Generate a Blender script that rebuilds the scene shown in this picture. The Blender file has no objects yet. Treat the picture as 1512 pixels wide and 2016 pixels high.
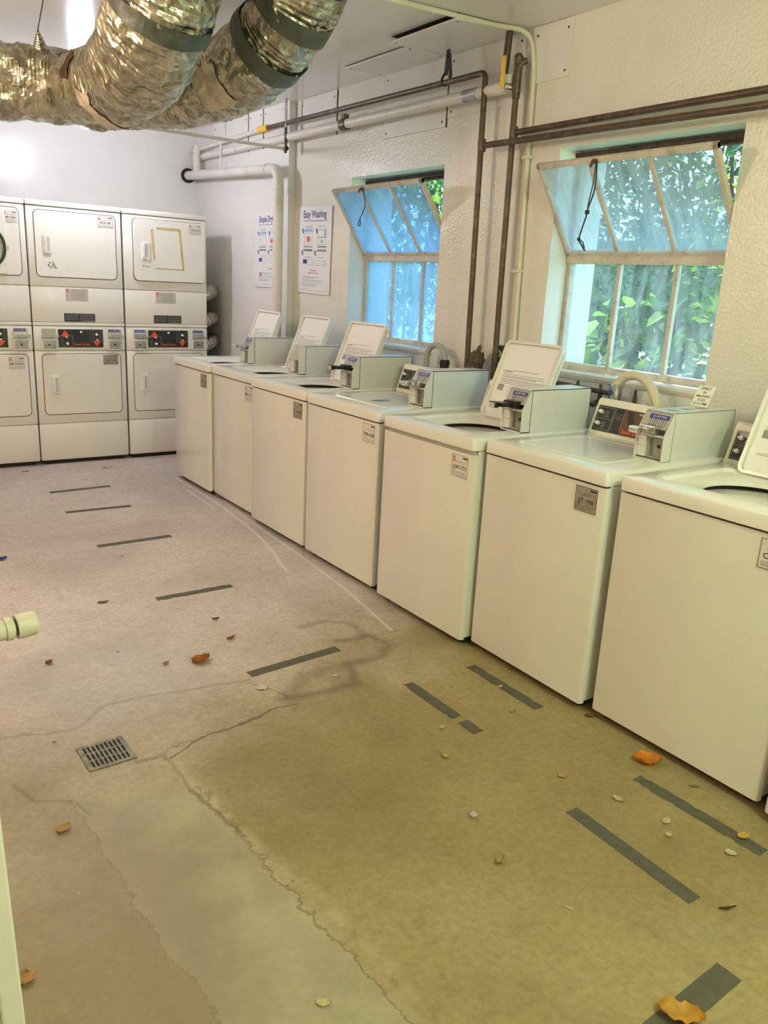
import bpy, bmesh, math, random
from mathutils import Vector, Matrix, noise
from math import pi, sin, cos

# ------------------------------------------------------------------ camera
scn = bpy.context.scene
scn.view_settings.view_transform = 'Standard'
scn.view_settings.look = 'None'
scn.view_settings.gamma = 1.0
scn.view_settings.use_curve_mapping = False
scn.view_settings.exposure = 0.0
CAM = Vector((-2.17324, -0.44155, 1.49160)); YAW, PIT, ROL = 0.621830, 0.275134, 0.052457
FPX = 1574.84
_f = Vector((sin(YAW)*cos(PIT), cos(YAW)*cos(PIT), -sin(PIT)))
_r0 = Vector((cos(YAW), -sin(YAW), 0)); _u0 = _r0.cross(_f)
_r = _r0*cos(ROL)+_u0*sin(ROL); _u = -_r0*sin(ROL)+_u0*cos(ROL)
cd = bpy.data.cameras.new('camera'); cam = bpy.data.objects.new('camera', cd)
scn.collection.objects.link(cam); scn.camera = cam
cd.sensor_fit = 'VERTICAL'; cd.sensor_height = 24.0; cd.lens = FPX/2016*24.0
cd.clip_start = 0.02; cd.clip_end = 100
m = Matrix((_r, _u, -_f)).transposed().to_4x4(); m.translation = CAM; cam.matrix_world = m

# ------------------------------------------------------------------ world and lights
w = bpy.data.worlds.new('sky'); scn.world = w; w.use_nodes = True
wn = w.node_tree.nodes; wl = w.node_tree.links
bg = wn['Background']
sky = wn.new('ShaderNodeTexSky'); sky.sky_type = 'HOSEK_WILKIE'; sky.turbidity = 3.0
sky.sun_direction = (0.5, 0.3, 0.75)
mx = wn.new('ShaderNodeMixRGB'); mx.inputs[0].default_value = 0.85; mx.inputs[2].default_value = (0.46, 0.72, 1.0, 1)
wl.new(sky.outputs[0], mx.inputs[1]); wl.new(mx.outputs[0], bg.inputs['Color']); bg.inputs['Strength'].default_value = 5.0

def area(name, loc, rot, sx, sy, power, col):
    l = bpy.data.lights.new(name, 'AREA'); l.shape = 'RECTANGLE'; l.size = sx; l.size_y = sy
    l.energy = power; l.color = col
    o = bpy.data.objects.new(name, l); scn.collection.objects.link(o); o.location = loc; o.rotation_euler = rot
    return o
def point(name, loc, power, col, r=0.05):
    l = bpy.data.lights.new(name, 'POINT'); l.energy = power; l.color = col; l.shadow_soft_size = r
    o = bpy.data.objects.new(name, l); scn.collection.objects.link(o); o.location = loc
    return o
LAMP = Vector((-0.46, 5.72, 2.462))
point('bulb_light', LAMP, 80, (0.96, 0.97, 1.10), 0.05)
point('bulb_light_near', (-0.60, -0.75, 2.40), 84, (0.86, 1.0, 0.64), 0.07)
point('warm_fill_middle', (-2.2, 3.0, 2.33), 60, (1.0, 0.77, 0.59), 0.07)  # added warm fill in place of bounce from the left, no bulb there
sl = bpy.data.lights.new('sun', 'SUN'); sl.energy = 7.0; sl.angle = 0.02; sl.color = (1, 0.97, 0.9)
so = bpy.data.objects.new('sun', sl); scn.collection.objects.link(so)
so.rotation_euler = Vector((-0.22, -0.34, -0.92)).to_track_quat('-Z', 'Y').to_euler()

# ------------------------------------------------------------------ materials
MATS = {}
def nd(nt, typ, **kw):
    n = nt.nodes.new(typ)
    for k, v in kw.items(): setattr(n, k, v)
    return n
def mat(name, col, rough=0.5, metal=0.0, var=0.06, nscale=6.0, bump=0.0, bscale=80.0, coat=0.0, spec=0.5, emit=None, estr=0, dirt=None, dscale=3.0, damt=0.5, bdist=0.01):
    if name in MATS: return MATS[name]
    M = bpy.data.materials.new(name); M.use_nodes = True; nt = M.node_tree; L = nt.links
    b = nt.nodes['Principled BSDF']
    tc = nd(nt, 'ShaderNodeTexCoord')
    nz = nd(nt, 'ShaderNodeTexNoise'); nz.inputs['Scale'].default_value = nscale; nz.inputs['Detail'].default_value = 5
    L.new(tc.outputs['Object'], nz.inputs['Vector'])
    cr = nd(nt, 'ShaderNodeValToRGB')
    c = col
    cr.color_ramp.elements[0].position = 0.3; cr.color_ramp.elements[1].position = 0.7
    cr.color_ramp.elements[0].color = (c[0]*(1-var), c[1]*(1-var), c[2]*(1-var), 1)
    cr.color_ramp.elements[1].color = (min(1, c[0]*(1+var)), min(1, c[1]*(1+var)), min(1, c[2]*(1+var)), 1)
    L.new(nz.outputs['Fac'], cr.inputs[0]); out = cr.outputs[0]
    if dirt:
        n2 = nd(nt, 'ShaderNodeTexNoise'); n2.inputs['Scale'].default_value = dscale; n2.inputs['Detail'].default_value = 9; n2.inputs['Roughness'].default_value = 0.7
        L.new(tc.outputs['Object'], n2.inputs['Vector'])
        r2 = nd(nt, 'ShaderNodeValToRGB'); r2.color_ramp.elements[0].position = 0.52; r2.color_ramp.elements[1].position = 0.72
        L.new(n2.outputs['Fac'], r2.inputs[0])
        mm = nd(nt, 'ShaderNodeMath', operation='MULTIPLY'); L.new(r2.outputs[0], mm.inputs[0]); mm.inputs[1].default_value = damt
        mix = nd(nt, 'ShaderNodeMixRGB'); L.new(mm.outputs[0], mix.inputs[0]); L.new(out, mix.inputs[1]); mix.inputs[2].default_value = (*dirt, 1)
        out = mix.outputs[0]
    L.new(out, b.inputs['Base Color'])
    b.inputs['Roughness'].default_value = rough; b.inputs['Metallic'].default_value = metal
    b.inputs['Coat Weight'].default_value = coat; b.inputs['Coat Roughness'].default_value = 0.12
    b.inputs['Specular IOR Level'].default_value = spec
    if bump:
        n3 = nd(nt, 'ShaderNodeTexNoise'); n3.inputs['Scale'].default_value = bscale; n3.inputs['Detail'].default_value = 3
        L.new(tc.outputs['Object'], n3.inputs['Vector'])
        bp = nd(nt, 'ShaderNodeBump'); bp.inputs['Strength'].default_value = bump; bp.inputs['Distance'].default_value = bdist
        L.new(n3.outputs['Fac'], bp.inputs['Height']); L.new(bp.outputs[0], b.inputs['Normal'])
    if emit:
        b.inputs['Emission Color'].default_value = (*emit, 1); b.inputs['Emission Strength'].default_value = estr
    MATS[name] = M
    return M

enamel = mat('white enamel', (0.80, 0.79, 0.73), 0.22, var=0.02, coat=0.5, bump=0.05, bscale=300, bdist=0.001)
enamel_dry = mat('white dryer enamel', (0.80, 0.78, 0.73), 0.35, var=0.02, coat=0.15, bump=0.05, bscale=300, bdist=0.001)
boxpaint = mat('pale grey green paint', (0.69, 0.70, 0.66), 0.3, var=0.02, coat=0.4, dirt=(0.5, 0.48, 0.4), dscale=5, damt=0.15)
boxin = mat('grey box interior', (0.42, 0.41, 0.37), 0.5, var=0.1, dirt=(0.2, 0.18, 0.15), dscale=12)
capw = mat('cream console trim', (0.80, 0.77, 0.66), 0.35, var=0.03)
black = mat('black plastic', (0.015, 0.015, 0.017), 0.35, var=0.1)
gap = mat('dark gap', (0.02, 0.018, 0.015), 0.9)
panelblk = mat('black control plate', (0.025, 0.028, 0.027), 0.25, var=0.2)
panelbrn = mat('brown control plate', (0.11, 0.045, 0.012), 0.3, var=0.15)
red = mat('red orange print', (0.75, 0.09, 0.02), 0.5)
redink = mat('red ink', (0.7, 0.12, 0.10), 0.6)
white = mat('white plastic', (0.82, 0.82, 0.80), 0.4, var=0.02)
chrome = mat('worn chrome', (0.62, 0.62, 0.62), 0.22, metal=1.0, var=0.15, nscale=20)
steel = mat('dull steel', (0.42, 0.42, 0.40), 0.45, metal=0.8, var=0.25, nscale=30)
blackmetal = mat('dark slide metal', (0.05, 0.04, 0.04), 0.3, metal=0.6, var=0.3)
blue = mat('blue sticker', (0.03, 0.035, 0.30), 0.5)
paper = mat('paper label', (0.74, 0.72, 0.68), 0.6, var=0.03)
greylab = mat('worn grey label', (0.34, 0.30, 0.26), 0.6, var=0.25, nscale=60)
ink = mat('black ink', (0.03, 0.03, 0.03), 0.7)
greyink = mat('grey ink', (0.30, 0.30, 0.30), 0.7)
masking = mat('masking tape', (0.60, 0.44, 0.20), 0.7, var=0.15, nscale=40)
posterw = mat('poster sheet', (0.80, 0.82, 0.86), 0.3, var=0.01, coat=0.2)
navy = mat('navy ink', (0.05, 0.06, 0.22), 0.6)
ltblue = mat('light blue ink', (0.30, 0.50, 0.80), 0.6)
rust = mat('brown pipe iron', (0.10, 0.065, 0.045), 0.42, metal=0.35, var=0.35, nscale=12, dirt=(0.3, 0.25, 0.2), dscale=25, damt=0.5)
copper = mat('tarnished copper', (0.20, 0.13, 0.10), 0.35, metal=0.7, var=0.3, nscale=9)
pipew = mat('white painted pipe', (0.72, 0.69, 0.64), 0.4, var=0.05, dirt=(0.35, 0.28, 0.2), dscale=14, damt=0.3)
condm = mat('cream painted conduit', (0.74, 0.72, 0.58), 0.4, var=0.05)
yellow = mat('yellow handle', (0.85, 0.55, 0.04), 0.5)
framew = mat('chipped frame paint', (0.62, 0.58, 0.50), 0.5, var=0.1, dirt=(0.18, 0.12, 0.08), dscale=18, damt=0.6, bump=0.2, bscale=60)
rustf = mat('rusty steel rebate', (0.07, 0.035, 0.025), 0.8, var=0.4, nscale=20)
hosec = mat('cream rubber hose', (0.66, 0.60, 0.44), 0.5, var=0.08)
hoseg = mat('grey rubber hose', (0.40, 0.40, 0.37), 0.5, var=0.08)
tapeg = mat('grey green duct tape', (0.085, 0.10, 0.08), 0.45, var=0.2, nscale=20, bump=0.3, bscale=40)
floortape = mat('grey floor tape', (0.088, 0.083, 0.060), 0.7, var=0.15, nscale=30)
plaster = mat('patch panel paint', (0.80, 0.78, 0.75), 0.35, var=0.03, nscale=3)
drainm = mat('drain metal', (0.22, 0.21, 0.17), 0.55, metal=0.4, var=0.3, nscale=40)
doorw = mat('white door edge paint', (0.85, 0.84, 0.78), 0.4, var=0.03)
doort = mat('tan door paint', (0.55, 0.52, 0.45), 0.5, var=0.05)
greyc = mat('outlet plastic', (0.55, 0.52, 0.42), 0.5, var=0.1)
ragm = mat('brown rag', (0.12, 0.09, 0.055), 0.95, var=0.5, nscale=40, bump=0.8, bscale=60, bdist=0.02)
bulbm = mat('glowing bulb', (1, 1, 1), 0.3, emit=(1.0, 0.96, 1.0), estr=25)
barkm = mat('bark', (0.12, 0.09, 0.06), 0.9, var=0.3)
outw = mat('outside stucco', (0.75, 0.75, 0.72), 0.8, var=0.05)
tube_in = mat('enamel tub', (0.30, 0.31, 0.30), 0.4, var=0.2)

def wall_mat(name, col, bstr, bsc, rough):
    M = mat(name, col, rough, var=0.03, nscale=1.6, bump=bstr, bscale=bsc, dirt=(0.52, 0.46, 0.38), dscale=1.7, damt=0.18, bdist=0.004)
    return M
wallm = wall_mat('glossy wall paint', (0.79, 0.77, 0.70), 0.9, 60, 0.22)
wallb = wall_mat('smooth wall paint', (0.80, 0.785, 0.765), 0.2, 22, 0.2)
ceilm = wall_mat('ceiling paint', (0.80, 0.785, 0.76), 0.12, 30, 0.15); ceilm.node_tree.nodes['Principled BSDF'].inputs['Specular IOR Level'].default_value = 0.3

def leafm(name, c, tr=0.4):
    if name in MATS: return MATS[name]
    M = bpy.data.materials.new(name); M.use_nodes = True; nt = M.node_tree; L = nt.links
    out = nt.nodes['Material Output']; b = nt.nodes['Principled BSDF']
    oi = nd(nt, 'ShaderNodeTexCoord'); nz = nd(nt, 'ShaderNodeTexNoise'); nz.inputs['Scale'].default_value = 7
    L.new(oi.outputs['Object'], nz.inputs['Vector'])
    cr = nd(nt, 'ShaderNodeValToRGB'); cr.color_ramp.elements[0].position = .35; cr.color_ramp.elements[1].position = .65
    cr.color_ramp.elements[0].color = (c[0]*.45, c[1]*.55, c[2]*.5, 1); cr.color_ramp.elements[1].color = (*c, 1)
    L.new(nz.outputs['Fac'], cr.inputs[0]); L.new(cr.outputs[0], b.inputs['Base Color']); b.inputs['Roughness'].default_value = 0.35
    t = nd(nt, 'ShaderNodeBsdfTranslucent'); L.new(cr.outputs[0], t.inputs[0])
    mxs = nd(nt, 'ShaderNodeMixShader'); mxs.inputs[0].default_value = tr
    L.new(b.outputs[0], mxs.inputs[1]); L.new(t.outputs[0], mxs.inputs[2]); L.new(mxs.outputs[0], out.inputs[0])
    MATS[name] = M; return M
leaf_g = leafm('green leaf', (0.09, 0.25, 0.07)); leaf_l = leafm('bright leaf', (0.42, 0.66, 0.10)); leaf_d = leafm('dark leaf', (0.04, 0.12, 0.05), .25)

def glassm(name, haze, tint, hcol):
    M = bpy.data.materials.new(name); M.use_nodes = True; nt = M.node_tree; L = nt.links
    for n in list(nt.nodes):
        if n.type != 'OUTPUT_MATERIAL': nt.nodes.remove(n)
    out = nt.nodes['Material Output']
    tc = nd(nt, 'ShaderNodeTexCoord'); mp = nd(nt, 'ShaderNodeMapping'); mp.inputs['Scale'].default_value = (1, 6, 1.2); mp.inputs['Rotation'].default_value = (0.35, 0, 0)
    L.new(tc.outputs['Object'], mp.inputs[0])
    n1 = nd(nt, 'ShaderNodeTexNoise'); n1.inputs['Scale'].default_value = 3; n1.inputs['Detail'].default_value = 8; n1.inputs['Distortion'].default_value = 0.6
    L.new(mp.outputs[0], n1.inputs['Vector'])
    mr = nd(nt, 'ShaderNodeMapRange'); mr.inputs[1].default_value = 0.3; mr.inputs[2].default_value = 0.7
    mr.inputs[3].default_value = max(0.02, haze-0.15); mr.inputs[4].default_value = haze+0.12
    L.new(n1.outputs['Fac'], mr.inputs[0])
    tr = nd(nt, 'ShaderNodeBsdfTransparent'); tr.inputs[0].default_value = (*tint, 1)
    df = nd(nt, 'ShaderNodeBsdfDiffuse'); df.inputs[0].default_value = (*hcol, 1)
    tl = nd(nt, 'ShaderNodeBsdfTranslucent'); tl.inputs[0].default_value = (*hcol, 1)
    m1 = nd(nt, 'ShaderNodeMixShader'); m1.inputs[0].default_value = 0.6; L.new(df.outputs[0], m1.inputs[1]); L.new(tl.outputs[0], m1.inputs[2])
    m2 = nd(nt, 'ShaderNodeMixShader'); L.new(mr.outputs[0], m2.inputs[0]); L.new(tr.outputs[0], m2.inputs[1]); L.new(m1.outputs[0], m2.inputs[2])
    gl = nd(nt, 'ShaderNodeBsdfGlossy'); gl.inputs['Roughness'].default_value = 0.08
    m3 = nd(nt, 'ShaderNodeMixShader'); m3.inputs[0].default_value = 0.05; L.new(m2.outputs[0], m3.inputs[1]); L.new(gl.outputs[0], m3.inputs[2])
    L.new(m3.outputs[0], out.inputs[0]); return M
glass_low = glassm('grimy glass', 0.11, (0.92, 0.98, 0.99), (0.72, 0.86, 0.92))
glass_sash = glassm('streaked sash glass', 0.38, (0.84, 0.94, 0.97), (0.70, 0.82, 0.88))
glass_sky = glassm('clouded glass with sky blue', 0.50, (0.60, 0.82, 1.0), (0.52, 0.76, 1.0))  # blue of the sky is put into the tint and haze colour

# foil
def foilm():
    M = bpy.data.materials.new('crinkled foil'); M.use_nodes = True; nt = M.node_tree; L = nt.links; b = nt.nodes['Principled BSDF']
    tc = nd(nt, 'ShaderNodeTexCoord')
    n1 = nd(nt, 'ShaderNodeTexNoise'); n1.inputs['Scale'].default_value = 14; n1.inputs['Detail'].default_value = 6; n1.inputs['Distortion'].default_value = 1.2
    L.new(tc.outputs['Object'], n1.inputs['Vector'])
    cr = nd(nt, 'ShaderNodeValToRGB'); cr.color_ramp.elements[0].position = .38; cr.color_ramp.elements[1].position = .62
    cr.color_ramp.elements[0].color = (0.32, 0.305, 0.22, 1); cr.color_ramp.elements[1].color = (0.66, 0.64, 0.52, 1)
    L.new(n1.outputs['Fac'], cr.inputs[0]); L.new(cr.outputs[0], b.inputs['Base Color'])
    b.inputs['Metallic'].default_value = 0.9; b.inputs['Roughness'].default_value = 0.27
    uv = nd(nt, 'ShaderNodeUVMap'); wv = nd(nt, 'ShaderNodeTexWave'); wv.wave_type = 'BANDS'; wv.bands_direction = 'X'; wv.inputs['Scale'].default_value = 16; wv.inputs['Distortion'].default_value = 1.5
    L.new(uv.outputs[0], wv.inputs['Vector'])
    v = nd(nt, 'ShaderNodeTexVoronoi'); v.inputs['Scale'].default_value = 22; L.new(tc.outputs['Object'], v.inputs['Vector'])
    ad = nd(nt, 'ShaderNodeMath', operation='MULTIPLY_ADD'); L.new(wv.outputs['Fac'], ad.inputs[0]); ad.inputs[1].default_value = 0.30; L.new(v.outputs['Distance'], ad.inputs[2])
    ad2 = nd(nt, 'ShaderNodeMath', operation='ADD'); L.new(ad.outputs[0], ad2.inputs[0]); L.new(n1.outputs['Fac'], ad2.inputs[1])
    bp = nd(nt, 'ShaderNodeBump'); bp.inputs['Strength'].default_value = 0.6; bp.inputs['Distance'].default_value = 0.010
    L.new(ad2.outputs[0], bp.inputs['Height']); L.new(bp.outputs[0], b.inputs['Normal'])
    return M
foil = foilm()
flexm = mat('flexible aluminium duct', (0.50, 0.49, 0.45), 0.35, metal=0.9, var=0.3, nscale=20, bump=0.4, bscale=60)

# floor material: worn concrete, with a paler patched trench running from the drain
def floorm():
    M = bpy.data.materials.new('worn concrete'); M.use_nodes = True; nt = M.node_tree; L = nt.links; b = nt.nodes['Principled BSDF']
    tc = nd(nt, 'ShaderNodeTexCoord'); P = tc.outputs['Object']
    def noi(sc, det=6, rgh=.6, dist=0.0):
        n = nd(nt, 'ShaderNodeTexNoise'); n.inputs['Scale'].default_value = sc; n.inputs['Detail'].default_value = det
        n.inputs['Roughness'].default_value = rgh; n.inputs['Distortion'].default_value = dist; L.new(P, n.inputs['Vector']); return n.outputs['Fac']
    def mth(op, a, bb=None, c=None, clamp=False):
        n = nd(nt, 'ShaderNodeMath', operation=op); n.use_clamp = clamp
        for i, q in enumerate((a, bb, c)):
            if q is None: continue
            if isinstance(q, (int, float)): n.inputs[i].default_value = q
            else: L.new(q, n.inputs[i])
        return n.outputs[0]
    def rng(v, a, c, o0=0., o1=1.):
        n = nd(nt, 'ShaderNodeMapRange'); L.new(v, n.inputs[0]); n.inputs[1].default_value = a; n.inputs[2].default_value = c
        n.inputs[3].default_value = o0; n.inputs[4].default_value = o1; return n.outputs[0]
    def mixc(f, a, c):
        n = nd(nt, 'ShaderNodeMixRGB')
        if isinstance(f, (int, float)): n.inputs[0].default_value = f
        else: L.new(f, n.inputs[0])
        for i, q in ((1, a), (2, c)):
            if isinstance(q, tuple): n.inputs[i].default_value = (*q, 1)
            else: L.new(q, n.inputs[i])
        return n.outputs[0]
    sp = nd(nt, 'ShaderNodeSeparateXYZ'); L.new(P, sp.inputs[0]); X, Y = sp.outputs[0], sp.outputs[1]
    big = noi(1.1, 5, .55, .4); med = noi(4.5, 8, .65, .3); fine = noi(45, 4, .6); edge = noi(7, 6, .7)
    near = mixc(rng(big, .38, .62), (0.25, 0.19, 0.08), (0.36, 0.29, 0.135))       # olive brown tone nearest the doorway
    far = mixc(rng(big, .38, .62), (0.46, 0.40, 0.375), (0.62, 0.56, 0.53))            # paler pinkish tone towards the dryers
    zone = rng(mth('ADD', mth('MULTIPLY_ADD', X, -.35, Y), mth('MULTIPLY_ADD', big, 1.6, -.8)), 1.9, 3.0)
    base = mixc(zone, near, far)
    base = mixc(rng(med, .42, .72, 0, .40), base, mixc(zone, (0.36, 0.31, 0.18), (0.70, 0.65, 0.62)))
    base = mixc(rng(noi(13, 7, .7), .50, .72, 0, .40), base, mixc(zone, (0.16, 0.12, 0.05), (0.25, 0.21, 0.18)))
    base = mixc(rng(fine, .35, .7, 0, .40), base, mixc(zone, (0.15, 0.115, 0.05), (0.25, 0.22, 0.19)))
    wob = mth('MULTIPLY_ADD', edge, 0.16, -0.08)
    def side(ax, ay, bx, by):            # signed distance to the line a>b (positive on its left), roughened
        dx, dy = bx-ax, by-ay; l = math.hypot(dx, dy); nx, ny = -dy/l, dx/l
        s = mth('MULTIPLY', X, nx); s = mth('MULTIPLY_ADD', Y, ny, s); s = mth('ADD', s, -(ax*nx+ay*ny)); return mth('ADD', s, wob)
    # trench between two lines
    A = side(TR[0][0], TR[0][1], TR[1][0], TR[1][1]); B = side(TR[2][0], TR[2][1], TR[3][0], TR[3][1])
    inA = rng(A, 0.0, 0.008); inB = rng(B, 0.0, -0.008)
    topc = rng(mth('MULTIPLY_ADD', med, .5, mth('ADD', Y, wob)), 2.05, 1.80)
    tren = mth('MULTIPLY', mth('MULTIPLY', inA, inB), topc)
    trc = mixc(rng(med, .35, .65), (0.30, 0.285, 0.19), (0.43, 0.40, 0.28))
    base = mixc(mth('MULTIPLY', tren, 0.72), base, trc)
    # pale crumbly edges along the trench
    for E in (A, B):
        e = mth('MULTIPLY', rng(mth('ABSOLUTE', mth('ADD', E, -0.012)), 0.035, 0.0), topc)
        base = mixc(mth('MULTIPLY', e, rng(edge, .42, .6, 0, .7)), base, (0.46, 0.40, 0.25))
        e2 = mth('MULTIPLY', rng(mth('ABSOLUTE', E), 0.006, 0.0), topc)
        base = mixc(mth('MULTIPLY', e2, .6), base, (0.10, 0.085, 0.06))
    # hairline joint across the slab from the drain to the machines
    j = rng(mth('ABSOLUTE', mth('ADD', side(-1.40, 1.80, -0.95, 1.86), 0.0)), 0.006, 0.0)
    j = mth('MULTIPLY', j, mth('MULTIPLY', rng(X, -1.42, -1.38), rng(X, -0.92, -1.0)))
    base = mixc(mth('MULTIPLY', j, .65), base, (0.12, 0.10, 0.07))
    # grey scuffed paler area left of the drain
    def blob(cx, cy, rx, ry):
        a = mth('MULTIPLY', mth('ADD', X, -cx), 1/rx); c = mth('MULTIPLY', mth('ADD', Y, -cy), 1/ry)
        d = mth('ADD', mth('MULTIPLY', a, a), mth('MULTIPLY', c, c)); d = mth('MULTIPLY_ADD', med, 1.3, mth('ADD', d, -0.65))
        return rng(d, 1.0, 0.3)
    base = mixc(mth('MULTIPLY', blob(-1.38, 2.42, .42, .46), .5), base, (0.35, 0.335, 0.33))
    base = mixc(mth('MULTIPLY', mth('MULTIPLY', blob(-1.40, 2.35, .22, .32), rng(noi(11, 8, .75, 1.5), .52, .66)), .55), base, (0.60, 0.58, 0.56))
    base = mixc(mth('MULTIPLY', blob(-1.75, 1.15, .32, .6), .6), base, (0.26, 0.205, 0.155))
    nv = nd(nt, 'ShaderNodeTexNoise'); nv.inputs['Scale'].default_value = 9; nv.inputs['Detail'].default_value = 5; L.new(P, nv.inputs['Vector'])
    def vm(op, a, c=None):
        n = nd(nt, 'ShaderNodeVectorMath', operation=op)
        for i, q in enumerate((a, c)):
            if q is None: continue
            if isinstance(q, tuple): n.inputs[i].default_value = q
            else: L.new(q, n.inputs[i])
        return n
    Pw = vm('ADD', P, vm('MULTIPLY', vm('SUBTRACT', nv.outputs['Color'], (.5, .5, .5)).outputs[0], (.07, .07, 0)).outputs[0]).outputs[0]
    def poly(pix, warp=True):
        pts = [on_floor(*q) for q in pix]; best = None
        for p_, q_ in zip(pts, pts[1:]):
            ba = q_-p_; pa = vm('SUBTRACT', Pw if warp else P, (p_.x, p_.y, 0)).outputs[0]
            h = mth('MULTIPLY', vm('DOT_PRODUCT', pa, (ba.x, ba.y, 0)).outputs['Value'], 1/ba.dot(ba), clamp=True)
            cx_ = nd(nt, 'ShaderNodeVectorMath', operation='SCALE'); cx_.inputs[0].default_value = (ba.x, ba.y, 0); L.new(h, cx_.inputs['Scale'])
            d = vm('LENGTH', vm('SUBTRACT', pa, cx_.outputs[0]).outputs[0]).outputs['Value']
            best = d if best is None else mth('MINIMUM', best, d)
        return best
    DRK = (0.085, 0.068, 0.05)
    for pix, wd, am in (([(560, 1375), (640, 1362), (700, 1345), (690, 1308), (745, 1292), (768, 1270), (725, 1252), (660, 1262)], .035, .5),
                        ([(590, 1235), (640, 1222), (690, 1228), (720, 1250)], .03, .35), ([(585, 1390), (560, 1370), (600, 1330), (680, 1310)], .05, .3)):
        base = mixc(mth('MULTIPLY', rng(poly(pix), wd, .004), am), base, DRK)
    for pix, wd, am in (([(340, 1490), (400, 1452), (470, 1432), (540, 1395), (585, 1385)], .007, .75), ([(0, 1455), (60, 1445), (150, 1438), (215, 1385), (300, 1368), (420, 1350), (490, 1338)], .012, .28),
                        ([(30, 1545), (70, 1575), (140, 1580), (175, 1600)], .010, .35), ([(270, 1500), (325, 1485)], .012, .5), ([(490, 1345), (545, 1360), (560, 1375)], .006, .4),
                        ([(330, 1488), (400, 1580), (450, 1620), (480, 1650)], .010, .6)):
        base = mixc(mth('MULTIPLY', rng(poly(pix), wd, .002), am), base, DRK)
    PAL = (0.86, 0.82, 0.76)
    for pix, wd, am in (([(348, 942), (420, 985), (480, 1030), (520, 1065), (545, 1098), (565, 1125)], .016, .5), ([(440, 985), (520, 1045), (600, 1100), (680, 1160), (770, 1240)], .014, .45), ([(250, 948), (345, 936)], .012, .3), ([(370, 965), (420, 1000)], .02, .35)):
        base = mixc(mth('MULTIPLY', rng(poly(pix, False), wd, .0), am), base, PAL)
    base = mixc(mth('MULTIPLY', mth('MULTIPLY', rng(poly([(330, 1490), (430, 1590), (520, 1680), (600, 1740), (720, 1850), (800, 1960)]), .035, .005), rng(edge, .44, .60)), .6), base, (0.46, 0.40, 0.25))
    # specks and chips
    vr = nd(nt, 'ShaderNodeTexVoronoi'); vr.inputs['Scale'].default_value = 5.5; L.new(P, vr.inputs['Vector'])
    base = mixc(mth('MULTIPLY', rng(vr.outputs['Distance'], .06, .03), rng(noi(3.1), .48, .54)), base, (0.07, 0.055, 0.04))
    vr2 = nd(nt, 'ShaderNodeTexVoronoi'); vr2.inputs['Scale'].default_value = 11; L.new(P, vr2.inputs['Vector'])
    base = mixc(mth('MULTIPLY', rng(vr2.outputs['Distance'], .06, .04), rng(noi(2.3), .56, .6, 0, .7)), base, (0.62, 0.58, 0.48))
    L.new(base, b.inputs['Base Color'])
    rr = rng(med, .35, .7, .38, .62); L.new(rr, b.inputs['Roughness']); b.inputs['Specular IOR Level'].default_value = 0.35
    h = mth('ADD', mth('MULTIPLY', fine, .25), mth('MULTIPLY_ADD', tren, 0.35, med))
    bp = nd(nt, 'ShaderNodeBump'); bp.inputs['Strength'].default_value = 0.35; bp.inputs['Distance'].default_value = 0.006
    L.new(h, bp.inputs['Height']); L.new(bp.outputs[0], b.inputs['Normal'])
    return M

# ------------------------------------------------------------------ mesh helpers
def link(o): scn.collection.objects.link(o); return o
def obj(name, bm, m, parent=None, label=None, smooth=False, keep=False):
    me = bpy.data.meshes.new(name)
    bmesh.ops.recalc_face_normals(bm, faces=bm.faces) if not keep else None
    bm.to_mesh(me); bm.free()
    for mm in (m if isinstance(m, (list, tuple)) else [m]): me.materials.append(mm)
    if smooth:
        for p in me.polygons: p.use_smooth = True
        try: me.set_sharp_from_angle(angle=math.radians(38))
        except Exception: pass
    o = link(bpy.data.objects.new(name, me))
    if parent: o.parent = parent
    if label: o['label'] = label
    return o
def tag(o, label, cat, group=None, kind=None):
    o['label'] = label; o['category'] = cat
    if group: o['group'] = group
    if kind: o['kind'] = kind
    return o
def thing(name, label, cat, loc=(0, 0, 0), rz=0, group=None):
    o = link(bpy.data.objects.new(name, None)); o.empty_display_size = .1; o.location = loc; o.rotation_euler = (0, 0, rz)
    return tag(o, label, cat, group)
def BM(): return bmesh.new()
def box(bm, x0, y0, z0, x1, y1, z1, bev=0.0, seg=2, mi=0, M=None):
    vs = [bm.verts.new(p) for p in ((x0, y0, z0), (x1, y0, z0), (x1, y1, z0), (x0, y1, z0), (x0, y0, z1), (x1, y0, z1), (x1, y1, z1), (x0, y1, z1))]
    fs = [bm.faces.new([vs[i] for i in f]) for f in ((0, 3, 2, 1), (4, 5, 6, 7), (0, 1, 5, 4), (1, 2, 6, 5), (2, 3, 7, 6), (3, 0, 4, 7))]
    for f in fs: f.material_index = mi
    if bev > 0:
        es = list({e for f in fs for e in f.edges})
        r = bmesh.ops.bevel(bm, geom=es, offset=bev, segments=seg, profile=0.5, affect='EDGES')
        vs = list({v for f in r['faces'] for v in f.verts} | {v for v in vs if v.is_valid})
        for f in r['faces']: f.material_index = mi
    if M is not None: bmesh.ops.transform(bm, matrix=M, verts=[v for v in vs if v.is_valid])
    return vs
def prism(bm, prof, a0, a1, ax='y', mi=0):
    """prof: list of 2-d points; extruded along the axis ax from a0 to a1"""
    def P(p, a):
        return {'y': (p[0], a, p[1]), 'x': (a, p[0], p[1]), 'z': (p[0], p[1], a)}[ax]
    A = [bm.verts.new(P(p, a0)) for p in prof]; B = [bm.verts.new(P(p, a1)) for p in prof]
    n = len(prof); fs = [bm.faces.new(A), bm.faces.new(B[::-1])]
    for i in range(n): fs.append(bm.faces.new((A[i], B[i], B[(i+1) % n], A[(i+1) % n])))
    for f in fs: f.material_index = mi
    return A+B
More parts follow.
